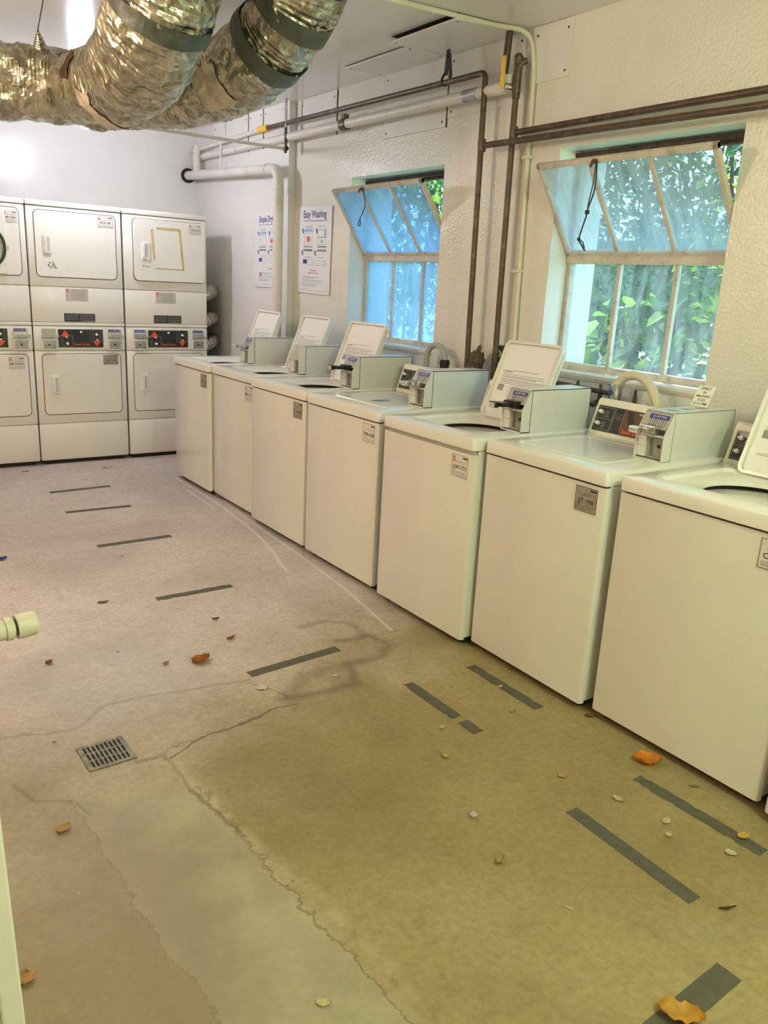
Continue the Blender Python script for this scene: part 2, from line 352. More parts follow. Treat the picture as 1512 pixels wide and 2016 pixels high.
def fillet(pts, r, n=6):
    pts = [Vector(p) for p in pts]; out = [pts[0]]
    for i in range(1, len(pts)-1):
        a, b, c = pts[i-1], pts[i], pts[i+1]; d1 = (a-b); d2 = (c-b)
        rr = min(r, d1.length*.49, d2.length*.49); p0 = b+d1.normalized()*rr; p1 = b+d2.normalized()*rr
        for k in range(n+1):
            t = k/n; out.append(p0*(1-t)**2+b*2*t*(1-t)+p1*t*t)
    out.append(pts[-1]); return out
def tube(bm, pts, r, seg=14, cap=True, mi=0, disp=None):
    pts = [Vector(p) for p in pts]; rings = []
    n = len(pts); up = None; s = 0
    uvl = bm.loops.layers.uv.verify(); us = []
    for i, p in enumerate(pts):
        t = (pts[min(i+1, n-1)]-pts[max(i-1, 0)]).normalized()
        if up is None:
            up = Vector((0, 0, 1)) if abs(t.z) < .9 else Vector((1, 0, 0))
        up = (up-t*up.dot(t)).normalized(); side = t.cross(up)
        if i: s += (p-pts[i-1]).length
        us.append(s); ri = r[i] if isinstance(r, (list, tuple)) else r
        ring = []
        for k in range(seg):
            a = 2*pi*k/seg; rr = ri
            d = side*cos(a)+up*sin(a)
            if disp: rr = ri+disp(p+d*ri, s, a)
            ring.append(bm.verts.new(p+d*rr))
        rings.append(ring)
    for i in range(n-1):
        for k in range(seg):
            f = bm.faces.new((rings[i][k], rings[i][(k+1) % seg], rings[i+1][(k+1) % seg], rings[i+1][k])); f.material_index = mi
            for lp, (uu, vv) in zip(f.loops, ((us[i], k/seg), (us[i], (k+1)/seg), (us[i+1], (k+1)/seg), (us[i+1], k/seg))): lp[uvl].uv = (uu, vv)
    if cap:
        for q in (rings[0][::-1], rings[-1]):
            f = bm.faces.new(q); f.material_index = mi
    return rings
def tubeobj(name, pts, r, m, parent=None, label=None, fil=0.0, seg=14, nf=6):
    bm = BM(); tube(bm, fillet(pts, fil, nf) if fil else pts, r, seg); return obj(name, bm, m, parent, label, smooth=True)
def cyl(bm, a, b, r, seg=20, mi=0): return tube(bm, [a, b], r, seg, True, mi)
_tc = {}
def textgeo(s, size, bold=0.0, align='CENTER'):
    k = (s, round(size, 5), bold, align)
    if k not in _tc:
        c = bpy.data.curves.new('t', 'FONT'); c.body = s; c.size = size; c.offset = bold; c.align_x = align; c.resolution_u = 2
        o = link(bpy.data.objects.new('t', c)); bpy.context.view_layer.update()
        me = bpy.data.meshes.new_from_object(o); _tc[k] = ([v.co.copy() for v in me.vertices], [list(p.vertices) for p in me.polygons])
        bpy.data.objects.remove(o); bpy.data.curves.remove(c); bpy.data.meshes.remove(me)
    return _tc[k]
class Face:
    """flat work on a plane: origin O, axes U (right) and V (up), N out of the plane"""
    def __init__(s, O, U, V): s.O = Vector(O); s.U = Vector(U).normalized(); s.V = Vector(V).normalized(); s.N = s.U.cross(s.V)
    def p(s, u, v, h=0): return s.O+s.U*u+s.V*v+s.N*h
    def slab(s, bm, u0, v0, u1, v1, h0=0, h1=0.001, bev=0, mi=0):
        M = Matrix((s.U, s.V, s.N)).transposed().to_4x4(); M.translation = s.O
        box(bm, min(u0, u1), min(v0, v1), min(h0, h1), max(u0, u1), max(v0, v1), max(h0, h1), bev, mi=mi, M=M)
    def text(s, bm, t, u, v, size, h=0.0012, bold=0.0, align='CENTER', mi=0, sx=1.0):
        vs, fs = textgeo(t, size, bold, align); nv = [bm.verts.new(s.p(u+q.x*sx, v+q.y, h)) for q in vs]
        for f in fs:
            try: bm.faces.new([nv[i] for i in f]).material_index = mi
            except ValueError: pass
    def poly(s, bm, pts, h=0.0012, mi=0):
        f = bm.faces.new([bm.verts.new(s.p(u, v, h)) for u, v in pts]); f.material_index = mi
    def rrect(s, bm, u0, v0, u1, v1, r, h0, h1, bev=0.0, mi=0, n=6):
        pts = rr_pts(u0, v0, u1, v1, r, n)
        inner = rr_pts(u0+bev, v0+bev, u1-bev, v1-bev, max(r-bev, .001), n) if bev else pts
        A = [bm.verts.new(s.p(u, v, h0)) for u, v in pts]; B = [bm.verts.new(s.p(u, v, h1-bev)) for u, v in pts]
        Cc = [bm.verts.new(s.p(u, v, h1)) for u, v in inner] if bev else None
        k = len(pts); fs = []
        for i in range(k):
            j = (i+1) % k; fs.append(bm.faces.new((A[i], A[j], B[j], B[i])))
            if bev: fs.append(bm.faces.new((B[i], B[j], Cc[j], Cc[i])))
        fs.append(bm.faces.new(Cc if bev else B)); fs.append(bm.faces.new(A[::-1]))
        for f in fs: f.material_index = mi
    def rring(s, bm, u0, v0, u1, v1, r, wd, h0, h1, mi=0, n=6):
        o = rr_pts(u0, v0, u1, v1, r, n); q = rr_pts(u0+wd, v0+wd, u1-wd, v1-wd, max(r-wd, .001), n); k = len(o)
        a = [bm.verts.new(s.p(*x, h0)) for x in o]; b = [bm.verts.new(s.p(*x, h1)) for x in o]
        c = [bm.verts.new(s.p(*x, h1)) for x in q]; d = [bm.verts.new(s.p(*x, h0)) for x in q]
        for i in range(k):
            j = (i+1) % k
            for L4 in ((a[i], a[j], b[j], b[i]), (b[i], b[j], c[j], c[i]), (c[i], c[j], d[j], d[i]), (d[i], d[j], a[j], a[i])):
                bm.faces.new(L4).material_index = mi
def rr_pts(u0, v0, u1, v1, r, n=6):
    out = []
    for cx, cy, a0 in ((u1-r, v1-r, 0), (u0+r, v1-r, pi/2), (u0+r, v0+r, pi), (u1-r, v0+r, 1.5*pi)):
        for k in range(n+1):
            a = a0+pi/2*k/n; out.append((cx+r*cos(a), cy+r*sin(a)))
    return out
def serial_label(parent, F, u0, v0, wd, ht, code, worn=False, logo=True, h=0.0015, cs=None):
    """small machine number sticker; F plane, u0,v0 top-left corner"""
    bm = BM(); F.slab(bm, u0, v0-ht, u0+wd, v0, 0, h); lab = obj('number_label', bm, greylab if worn else paper, parent, 'worn grey number sticker' if worn else 'white number sticker')
    bm = BM(); k = h+.0006; t = wd*.012
    for a in ((u0, v0-ht, u0+wd, v0-ht+t), (u0, v0-t, u0+wd, v0), (u0, v0-ht, u0+t, v0), (u0+wd-t, v0-ht, u0+wd, v0)): F.slab(bm, *a, h, k)
    F.text(bm, code, u0+wd*.5, v0-ht*.66, ht*(cs or .27), k, .0003)
    F.slab(bm, u0+wd*.68, v0-ht*.14, u0+wd*.96, v0-ht*.07, h, k)
    for q in (.28, .35, .78, .84, .90): F.slab(bm, u0+wd*(.2 if q < .5 else .08), v0-ht*q-t*.6, u0+wd*.92, v0-ht*q, h, k)
    obj('number_print', bm, ink, lab)
    if logo:
        bm = BM(); F.slab(bm, u0+wd*.07, v0-ht*.26, u0+wd*.18, v0-ht*.08, h, k+.0002); F.slab(bm, u0+wd*.03, v0-ht*.33, u0+wd*.22, v0-ht*.29, h, k+.0002); obj('red_emblem', bm, redink, lab)
    return lab

# ------------------------------------------------------------------ room shell
XW, XO, YB, H = 0.90, 1.24, 6.95, 2.742
XL, YF = -3.05, -1.7
TR = ((-1.62, 1.55), (-1.475, 0.45), (-1.30, 1.72), (-1.19, 0.45))
def on_floor(px, py, z=0.0):
    d = _f+_r*((px-756)/FPX)-_u*((py-1008)/FPX); t = (z-CAM.z)/d.z; return CAM+d*t
_a, _b, _c, _e = on_floor(150, 1590), on_floor(430, 2016), on_floor(335, 1490), on_floor(800, 2010)
TR = ((_a.x, _a.y), (_b.x, _b.y), (_c.x, _c.y), (_e.x, _e.y))
def struct(name, bm, m, label=None, parent=None):
    o = obj(name, bm, m, parent)
    if not parent: o['kind'] = 'structure'
    if label: o['label'] = label
    return o
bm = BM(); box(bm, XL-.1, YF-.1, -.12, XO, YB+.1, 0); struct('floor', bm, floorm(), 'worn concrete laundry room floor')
bm = BM(); box(bm, XL-.1, YF-.1, H, XO, YB+.1, H+.1); struct('ceiling', bm, ceilm, 'glossy painted ceiling')
bm = BM(); box(bm, XL-.1, YB, 0, XO, YB+.12, H); struct('wall_back', bm, wallb, 'smooth white back wall behind the dryers')
bm = BM(); box(bm, XL-.12, YF-.1, 0, XL, YB, H); struct('wall_left', bm, mat('warm tan bounce paint', (0.78, 0.62, 0.45), .5))  # unseen wall, its tan chosen to bounce warm light onto the washers
bm = BM(); box(bm, XL, YF-.12, 0, XO, YF, H); struct('wall_front', bm, wallb)
SZ0, SZ1 = 1.125, 2.175
W2, W1 = (1.567, 2.54), (3.43, 4.415)
bm = BM()
for (y0, y1, z0, z1) in ((YF, YB, 0, SZ0), (YF, YB, SZ1, H), (YF, W2[0], SZ0, SZ1), (W2[1], W1[0], SZ0, SZ1), (W1[1], YB, SZ0, SZ1)):
    box(bm, XW, y0, z0, XO, y1, z1)
bmesh.ops.remove_doubles(bm, verts=bm.verts, dist=1e-5)
struct('wall_right', bm, wallm, 'textured cream wall with two steel windows')
XF = 0.845
bm = BM(); box(bm, XF, 5.20, 0, XW-.001, YB, H); struct('trim_1', bm, wallb, 'boxed out smooth section of the window wall in the far corner')

# ------------------------------------------------------------------ windows
def window(n, y0, y1, glass_a, glass_b, label):
    root = link(bpy.data.objects.new('window_%d' % n, None)); root.location = (1.04, y0, SZ0); root['kind'] = 'structure'; root['label'] = label
    L_, Hh = y1-y0, SZ1-SZ0; zm = 0.545; fw = .028
    bm = BM()   # fixed outer frame: flat steel with a rust-dark head
    box(bm, -.01, 0, 0.02, .03, fw, Hh-.03, .003); box(bm, -.01, L_-fw, 0.02, .03, L_, Hh-.03, .003)
    box(bm, -.01, 0, 0.0, .03, L_, .035, .003); box(bm, -.02, 0, zm-.022, .03, L_, zm+.022, .004)
    for k in (1, 2): box(bm, 0, L_*k/3-.011, .03, .025, L_*k/3+.011, zm-.02, .003)
    obj('window_frame', bm, framew, root)
    bm = BM(); box(bm, -.005, 0, Hh-.045, .03, L_, Hh-.004, .002); box(bm, -.03, 0, Hh-.03, -.004, L_, Hh-.012)
    obj('head_rail', bm, rustf, root, 'rust dark head rail')
    for k in range(3):
        bm = BM(); box(bm, .009, L_*k/3+.008, .03, .013, L_*(k+1)/3-.008, zm-.02); obj('pane', bm, glass_a, root)
    bm = BM(); prism(bm, [(-.145, -.012), (-.145, -.028), (.19, -.004), (.19, .012), (0.0, .004)], 0.002, L_-.002)
    obj('window_sill', bm, framew, root)
    # tilted hopper sash, pivoting on the middle rail and leaning into the room
    sash = link(bpy.data.objects.new('sash', None)); sash.parent = root; sash.location = (-.012, 0, zm+.02)
    ang = -math.atan2(.285, .40); sash.rotation_euler = (0, ang, 0); SH = .485
    bm = BM(); s0, s1 = .006, L_-.006
    box(bm, -.012, s0, 0, .012, s0+.024, SH, .003); box(bm, -.012, s1-.024, 0, .012, s1, SH, .003)
    box(bm, -.012, s0, 0, .012, s1, .022, .003); box(bm, -.012, s0, SH-.026, .012, s1, SH, .003)
    for k in (1, 2): box(bm, -.01, s0+(s1-s0)*k/3-.011, .02, .01, s0+(s1-s0)*k/3+.011, SH-.02, .003)
    obj('sash_frame', bm, framew, sash)
    for k in range(3):
        bm = BM(); box(bm, -.002, s0+(s1-s0)*k/3+.008, .015, .002, s0+(s1-s0)*(k+1)/3-.008, SH-.015); obj('sash_pane', bm, glass_b, sash)
    bm = BM(); box(bm, -.022, L_*.60+.008, SH-.022, -.010, L_*.60+.034, SH-.002, .003); cyl(bm, (-.03, L_*.60+.022, SH-.005), (-.05, L_*.60+.022, SH-.02), .006, 10)
    obj('latch', bm, copper, sash, 'small brass catch')
    return root
w2o = window(1, *W2, glass_low, glass_sash, 'nearer steel window with its upper sash tilted into the room and leaves outside')
w1o = window(2, *W1, glass_sky, glass_sky, 'farther steel window with clouded panes painted sky blue and tilted upper sash')
def wy(px, py, x):
    d = _f+_r*((px-756)/FPX)-_u*((py-1008)/FPX); t = (x-CAM.x)/d.x; return CAM+d*t
# cords on the catches
def cord(name, pts, r, label):
    bm = BM(); tube(bm, fillet(pts, .03, 4), r, 8)
    return bm
P = [(.742, 2.16, 2.062), (.738, 2.15, 1.99), (.735, 2.152, 1.93), (.738, 2.18, 1.87), (.740, 2.185, 1.84), (.735, 2.20, 1.78), (.732, 2.21, 1.735), (.735, 2.19, 1.715), (.738, 2.17, 1.69)]
bm = BM(); tube(bm, fillet(P, .02, 3), .0035, 8); tube(bm, fillet([(.742, 2.166, 2.062), (.738, 2.163, 1.98), (.738, 2.18, 1.89), (.740, 2.183, 1.86)], .02, 3), .0025, 8)
box(bm, .731, 2.172, 1.845, .747, 2.192, 1.865, .006); box(bm, .726, 2.201, 1.733, .740, 2.216, 1.748, .005)
tube(bm, [(.732, 2.208, 1.74), (.735, 2.185, 1.728), (.737, 2.172, 1.70)], .003, 8)
tag(obj('pull_cord', bm, black, None, smooth=True), 'knotted black cord hanging from the catch of the nearer tilted window', 'cord', 'window pull cords')
bm = BM(); Q = [(.742, 4.03, 2.062), (.738, 4.0, 2.01), (.738, 3.99, 1.96), (.738, 4.03, 1.91), (.738, 4.05, 1.88), (.738, 4.07, 1.86), (.738, 4.055, 1.842), (.738, 4.035, 1.862), (.738, 4.05, 1.89)]
tube(bm, fillet(Q, .02, 3), .003, 8)
tag(obj('pull_cord', bm, black, None, smooth=True), 'looped dark cord hanging from the catch of the farther bluish window', 'cord', 'window pull cords')

# ------------------------------------------------------------------ outside
bm = BM(); box(bm, XO, -1.5, .62, 9, 10.5, .78); struct('ground_outside', bm, mat('sunlit lawn', (0.42, 0.52, 0.20), .9, var=.5, nscale=9, bump=.6, bscale=60), 'sunlit grass outside the windows')
bpy.data.objects['ground_outside'].name = 'ground'
rnd = random.Random(4)
def leaf_quad(bm, c, d, n, L_, W_, mi=0):
    d = d.normalized(); s = d.cross(n).normalized(); n = s.cross(d)
    a = bm.verts.new(c); t = bm.verts.new(c+d*L_-n*L_*.12)
    l1 = bm.verts.new(c+d*L_*.35+s*W_*.5+n*.1*W_); r1 = bm.verts.new(c+d*L_*.35-s*W_*.5+n*.1*W_)
    l2 = bm.verts.new(c+d*L_*.7+s*W_*.38); r2 = bm.verts.new(c+d*L_*.7-s*W_*.38); mid = bm.verts.new(c+d*L_*.5-n*W_*.12)
    for f in ((a, l1, mid), (a, mid, r1), (l1, l2, mid), (mid, r2, r1), (l2, t, mid), (mid, t, r2)): bm.faces.new(f).material_index = mi
def bush(label, cx, cy, rx, ry, z0, z1, n, ls, seed, mats):
    R = random.Random(seed); root = thing('shrub', label, 'shrub', (cx, cy, .78), 0, 'shrubs outside the windows')
    bm = BM()
    for k in range(7):
        a = R.uniform(0, 6.28); tube(bm, fillet([(0, 0, 0), (cos(a)*rx*.3, sin(a)*ry*.3, (z1-.78)*.4), (cos(a)*rx*.6, sin(a)*ry*.6, (z1-.78)*.85)], .2, 3), .012, 6)
    obj('stem', bm, barkm, root)
    bm = BM()
    for k in range(n):
        a = R.uniform(0, 6.28); q = R.random()**.45; z = R.uniform(z0, z1); zz = (z-z0)/(z1-z0); f = .55+.45*sin(pi*min(1, zz*1.15))
        c = Vector((cos(a)*rx*q*f, sin(a)*ry*q*f, z-.78))
        d = Vector((R.gauss(0, 1), R.gauss(0, 1), R.gauss(-.4, .6))); nn = Vector((R.gauss(-.2, .5), R.gauss(0, .5), 1))
        s = ls*R.uniform(.6, 1.3); leaf_quad(bm, c, d, nn, s, s*.45, R.choice((0, 0, 1, 2)))
    obj('foliage', bm, mats, root, keep=True)
GM = [leaf_g, leaf_l, leaf_d]; DM = [leaf_d, leaf_g, leaf_d]
bush('broad leaved shrub close to the nearer window, low in its panes', 2.05, 2.75, .45, .60, .82, 1.50, 420, .16, 1, GM)
bush('tall dark shrub seen through the middle of the nearer window', 3.0, 3.7, .7, .8, 1.15, 2.6, 2600, .08, 2, DM)
bush('leafy shrub seen through the right edge of the nearer window', 2.2, 2.2, .45, .40, 1.1, 2.7, 900, .085, 3, GM)
bush('dense shrub beyond the farther bluish window', 2.2, 5.5, .55, .70, .85, 2.5, 1500, .09, 5, GM)
bush('tall hedge plant seen at the top of the farther window opening', 3.1, 7.0, .8, .9, 1.2, 3.4, 3000, .10, 6, GM)
bush('spreading tree crown high behind the nearer window', 5.6, 5.0, 1.7, 1.6, 1.8, 4.6, 5000, .11, 7, DM)
bm = BM(); box(bm, 7.6, -1.0, .78, 8.4, 9.4, 2.3, .01); tag(obj('hedge', bm, leafm('clipped hedge', (0.06, 0.16, 0.05), .1)), 'long clipped hedge standing far outside beyond the shrubs', 'hedge')

# ------------------------------------------------------------------ washers
def washer(y0, wdt, x0, rz, label, code, lid_open, worn=False, logo=True, slide='chrome', price=True, gapdrop=0.0, show_brown=False, bx=.31, lt='lab', h=0.0, csz=None, sticker=True):
    T = thing('washing_machine', label, 'washing machine', (x0, y0, 0), rz, 'top loading washers along the window wall')
    w_ = wdt
    # cabinet behind the panel
    bm = BM(); box(bm, .022, .004, .034, .70, w_-.004, .864+h, .006); obj('cabinet', bm, enamel, T)
    bm = BM(); top = .858-gapdrop+h
    pts = [(.024, .0), (.012, .0), (.004, .004), (.0, .013), (.0, w_-.013), (.004, w_-.004), (.012, w_), (.024, w_)]
    prism(bm, pts, .032, top, 'z'); obj('front_panel', bm, enamel, T, smooth=True)
    bm = BM(); box(bm, .0225, .006, .8, .03, w_-.006, .8638+h); obj('shadow_gap', bm, gap, T, 'dark gap above the front panel')
    bm = BM(); box(bm, .045, .02, .006, .06, w_-.02, .036); obj('toe_shade', bm, gap, T, 'dark strip painted as toe shade')  # black strip stands in for the shade under the front panel
    for (fx, fy) in ((.06, .05), (.06, w_-.05), (.65, .05), (.65, w_-.05)):
        bm = BM(); cyl(bm, (fx, fy, 0), (fx, fy, .012), .022, 14); cyl(bm, (fx, fy, .01), (fx, fy, .034), .008, 10); obj('foot', bm, black, T)
    # moulded top
    bm = BM(); n = 8; zt = .915+h; zb = .866+h
    y1 = w_; o = lambda i: rr_pts(-.006+i, 0+i, .70, y1-i, .016, n)
    cx, cy = .29, w_*.5+.01
    lo = rr_pts(.09, .115, .50, w_-.075, .035, n)
    lo2 = rr_pts(.10, .125, .49, w_-.085, .03, n)
    hw = .178
    hole = rr_pts(cx-hw, cy-hw, cx+hw, cy+hw, hw-.001, n); hole2 = rr_pts(cx-hw+.012, cy-hw+.012, cx+hw-.012, cy+hw-.012, hw-.014, n)
    zr = zt-.012
    loops = [(o(0), zb), (o(0), zt-.012), (o(.003), zt-.004), (o(.010), zt), (lo, zt), (lo2, zr)]
    if lid_open: loops += [(hole, zr-.010), (hole2, zr-.016), (hole2, zr-.022)]
    rings = [[bm.verts.new((p[0], p[1], z)) for p in L_] for L_, z in loops]
    k = len(rings[0])
    for a, b in zip(rings, rings[1:]):
        for i in range(k): bm.faces.new((a[i], a[(i+1) % k], b[(i+1) % k], b[i]))
    if not lid_open: bm.faces.new(rings[-1])
    obj('machine_top', bm, enamel, T, smooth=True)
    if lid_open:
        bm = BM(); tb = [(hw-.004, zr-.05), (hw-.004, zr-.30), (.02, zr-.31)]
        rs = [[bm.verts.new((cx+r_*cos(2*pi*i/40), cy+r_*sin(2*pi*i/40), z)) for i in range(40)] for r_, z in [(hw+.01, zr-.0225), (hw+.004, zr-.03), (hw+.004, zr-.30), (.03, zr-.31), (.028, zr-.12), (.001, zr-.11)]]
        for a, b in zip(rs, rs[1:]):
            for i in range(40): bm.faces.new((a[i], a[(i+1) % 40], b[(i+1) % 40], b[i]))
        obj('wash_tub', bm, gap, T, 'wash tub with its inner shade painted black', smooth=True)  # tub coloured black to paint the shade inside it
    # lid
    LW = w_-.075-.125-.004; LD = .385
    if lid_open:
        hx, hz = .492, zt-.006; ang = math.radians(21.5)
        U = Vector((0, -1, 0)); V = Vector((sin(ang), 0, cos(ang))); F = Face((hx, w_-.118, hz), U, V)   # underside faces the room
        lw = LW*.985 - .063
    else:
        F = Face((.105, w_-.089, zt-.0105), Vector((0, -1, 0)), Vector((1, 0, 0))); lw = LW-.01
    lidbm = BM()
    if lid_open:
        F.rrect(lidbm, 0, 0, lw, LD, .03, -.022, -.006, 0, n=8); F.rring(lidbm, 0, 0, lw, LD, .03, .011, -.008, .010, n=8)
        lid = obj('lid', lidbm, enamel, T, smooth=True)
        bm = BM(); F.rrect(bm, .012, .012, lw-.012, LD-.012, .022, -.0065, -.003, n=6); obj('lid_liner', bm, white, lid)
        bm = BM(); h_ = -.0022
        cu = lw*.12
        F.text(bm, 'WARNING', cu+.028, LD*.60, .013, h_, .0003)
        for i, q in enumerate((.63, .575, .55, .535, .51, .495, .475, .455)):
            F.slab(bm, cu+(.06 if q == .63 else 0), LD*q, lw*(.86 if i % 3 else .72), LD*q+.0022, -.003, h_)
        F.slab(bm, cu-.005, LD*.36, cu+.033, LD*.44, -.003, h_)
        for q in (0, 1, 2):
            F.rring(bm, lw*(.30+.2*q), LD*.28, lw*(.30+.2*q)+.05, LD*.28+.055, .022, .0016, -.003, h_, n=5)
        for q in (.21, .195): F.slab(bm, cu, LD*q, lw*.5, LD*q+.002, -.003, h_)
        obj('lid_print', bm, greyink, lid)
        bm = BM(); 
        cyl(bm, F.p(lw-.02, LD*.42, -.004), F.p(lw-.02, LD*.42, .004), .007, 12); obj('bumper', bm, rust, lid, 'dark round lid bumper')
    else:
        F.rrect(lidbm, 0, 0, lw, LD-.012, .03, 0, .0125, .004, n=8); lid = obj('lid', lidbm, enamel, T, smooth=True)
    # console
    bm = BM(); c0 = .585
    prof = [(c0, zt-.002), (c0+.045, zt+.128), (c0+.05, zt+.142), (c0+.062, zt+.150), (.712, zt+.140), (.716, zt-.002)]
    prism(bm, prof, .172, w_-.004); con = obj('console', bm, capw, T)
    V = Vector((.045, 0, .130)); F = Face((c0-.0003, w_-.012, zt+.004), (0, -1, 0), V); cw = w_-.012-.180
    bm = BM(); F.slab(bm, .008, .012, cw, .124, .0002, .002); pl = obj('control_plate', bm, panelblk, con)
    bm = BM()
    for a in ((.014, .018, .0155, .118), (.014, .018, .10, .0195), (.014, .1165, .10, .118), (.0985, .018, .10, .118), (.014, .066, .10, .0675), (.105, .018, .1065, .118), (.155, .018, .1565, .118)): F.slab(bm, *a, .002, .0026)
    for q in range(4): F.slab(bm, .05, .100-.008*q, .072+.006*(q % 2), .102-.008*q, .002, .0026); F.slab(bm, .05, .05-.008*q, .074-.005*(q % 2), .052-.008*q, .002, .0026)
    F.rring(bm, .116, .075, .148, .096, .004, .001, .002, .0026); F.text(bm, '25', .132, .080, .012, .0026)
    obj('plate_print', bm, greyink, pl)
    if show_brown:
        bm = BM(); F.slab(bm, .158, .014, cw, .122, .002, .0026); obj('brown_panel', bm, panelbrn, pl)
        bm = BM(); F.poly(bm, [(.17, .118), (.20, .118), (.235, .045), (.21, .03), (.185, .07)], .0029); obj('dark_emblem', bm, panelblk, pl)
        bm = BM(); F.text(bm, 'PERMANENT', .26, .108, .010, .003, .0002); obj('small_heading', bm, capw, pl)
    bm = BM(); F.text(bm, 'Speed Queen', .168, .022, .021, .0032, .0006, 'LEFT'); obj('brand_print', bm, red, pl)
    for q in (.095, .044):
        bm = BM(); cyl(bm, F.p(.036, q, .002), F.p(.036, q, .016), .0085, 16); F.slab(bm, .024, q-.003, .044, q+.003, .014, .019); obj('selector_knob', bm, white, con, smooth=False)
    # coin meter box
    yb0, yb1 = .040, .166; X0 = bx; zT = zt+.182; t = .003
    B = link(bpy.data.objects.new('coin_box', None)); B.parent = T
    bm = BM(); prof = [(X0, zt), (X0, zt+.100), (X0+.045, zT), (X0+.42, zT), (X0+.42, zt)]
    prism(bm, prof, yb0, yb0+t); prism(bm, prof, yb1-t, yb1)
    box(bm, X0+.045, yb0, zT-t, X0+.42, yb1, zT); box(bm, X0+.05, yb0, zt, X0+.053, yb1, zT-.002)
    box(bm, X0, yb0, zt, X0+.05, yb1, zt+.004); box(bm, X0+.002, yb0+.002, zt+.092, X0+.05, yb1-.002, zt+.098); box(bm, X0+.417, yb0, zt, X0+.42, yb1, zT)
    box(bm, X0+.002, yb0+.05, zt+.003, X0+.05, yb0+.054, zt+.094) if False else None
    obj('box_shell', bm, boxpaint, B)
    F = Face((X0+.050, yb1, zt), (0, -1, 0), (0, 0, 1)); bw = yb1-yb0
    bm = BM(); F.rring(bm, .042, .008, bw-.006, .090, .004, .006, 0, .03); F.slab(bm, .048, .014, bw-.012, .084, 0.002, .014)
    vt = obj('coin_vault', bm, boxin, B)
    bm = BM(); cyl(bm, F.p(.082, .052, .012), F.p(.082, .052, .017), .007, 14); obj('vault_lock', bm, black, vt)
    bm = BM(); F.slab(bm, .004, .010, .040, .088, 0, .04); F.slab(bm, .004, .048, .041, .050, .04, .0405, mi=1); obj('side_panel', bm, [paper, greyink], B)
    if slide:
        sm = blackmetal if slide == 'black' else chrome; ext = .075 if slide == 'black' else .045
        bm = BM(); F.slab(bm, .026, .104, bw-.03, .132, 0, .07, .003); F.slab(bm, .030, .108, bw-.045, .126, .065, .05+ext, .003)
        F.slab(bm, .014, .103, .060, .128, .05+ext, .05+ext+.022, .004)
        s_ = obj('coin_slide', bm, sm, B, 'black coin slide' if slide == 'black' else 'chrome coin slide')
        if price:
            G = Face(F.p(.018, .106, .05+ext+.0222), F.U, F.V); bm = BM(); G.slab(bm, 0, 0, .036, .018, 0, .0008); pr_ = obj('price_tag', bm, paper, s_)
            bm = BM(); G.text(bm, '$2.25', .018, .005, .0125, .0012, .0002); obj('price_print', bm, ink, pr_)
        V = Vector((.045, 0, .082)); G = Face((X0+.012, yb1-.006, zt+.122), (0, -1, 0), V)
        bm = BM(); G.slab(bm, 0, -.002, bw-.012, .062, -.004, 0); obj('slot_plate', bm, boxin, B)
        bm = BM(); G.slab(bm, .022, .036, bw-.018, .054, 0, .0012); bs = obj('blue_sticker', bm, blue, B, 'blue coin instruction sticker')
        bm = BM(); G.text(bm, 'QUARTERS', (bw+.004)/2, .041, .013, .0018, 0, sx=1.0); obj('sticker_print', bm, paper, bs)
        bm = BM()
        for q in range(8): G.slab(bm, .028+q*.0095, .008, .0325+q*.0095, .034, 0, .003)
        obj('coin_slots', bm, steel, B)
    # number sticker on the front panel
    F = Face((-.0003, w_, .858+h-gapdrop), (0, -1, 0), (0, 0, 1))
    if sticker: serial_label(T, F, w_-.135, -.013, .100, .090, code, worn, logo, cs=csz)
    return T
RZ = 0.0
G8 = [
 (-0.09, .655, .005, 0, 'white washer cut off by the right edge of the photo, nearest the doorway', '', True, dict(sticker=False)),
 (.598, .657, .028, 0, 'nearest full white washer with open lid, its black and silver sticker at the right edge', 'CWT-1', True, dict(logo=False, price=True)),
 (1.292, .635, .005, -.02, 'white washer with closed lid, brown control panel and worn sticker reading JJT-198', 'JJT-198', False, dict(worn=True, logo=False, show_brown=True, bx=.325)),
 (1.942, .645, -.028, 0, 'white washer with open lid below the nearer window, sticker reading LJW-771', 'LJW-771', True, dict(slide='black', gapdrop=.012, bx=.285)),
 (2.652, .690, -.010, 0, 'white washer with closed lid and blue spill on it, fourth from the dryers', 'TBA-628', False, dict(logo=False, bx=.29)),
 (3.372, .675, -.004, 0, 'white washer with open lid and brown worn sticker, third from the dryers', 'TGL-406', True, dict(worn=True, logo=False, slide='black', bx=.32)),
 (4.062, .650, .028, 0, 'white washer whose coin box has no slide, second from the dryers', 'MRV-521', True, dict(slide=None, bx=.325)),
 (4.725, .645, .005, 0, 'farthest white washer with open lid, closest to the stacked dryers', 'WKA-316', True, dict(worn=True, logo=False, bx=.31)),
]
for (y0, wd, x0, rz, lab, code, lo, kw) in G8: washer(y0, wd, x0, rz, lab, code, lo, **kw)

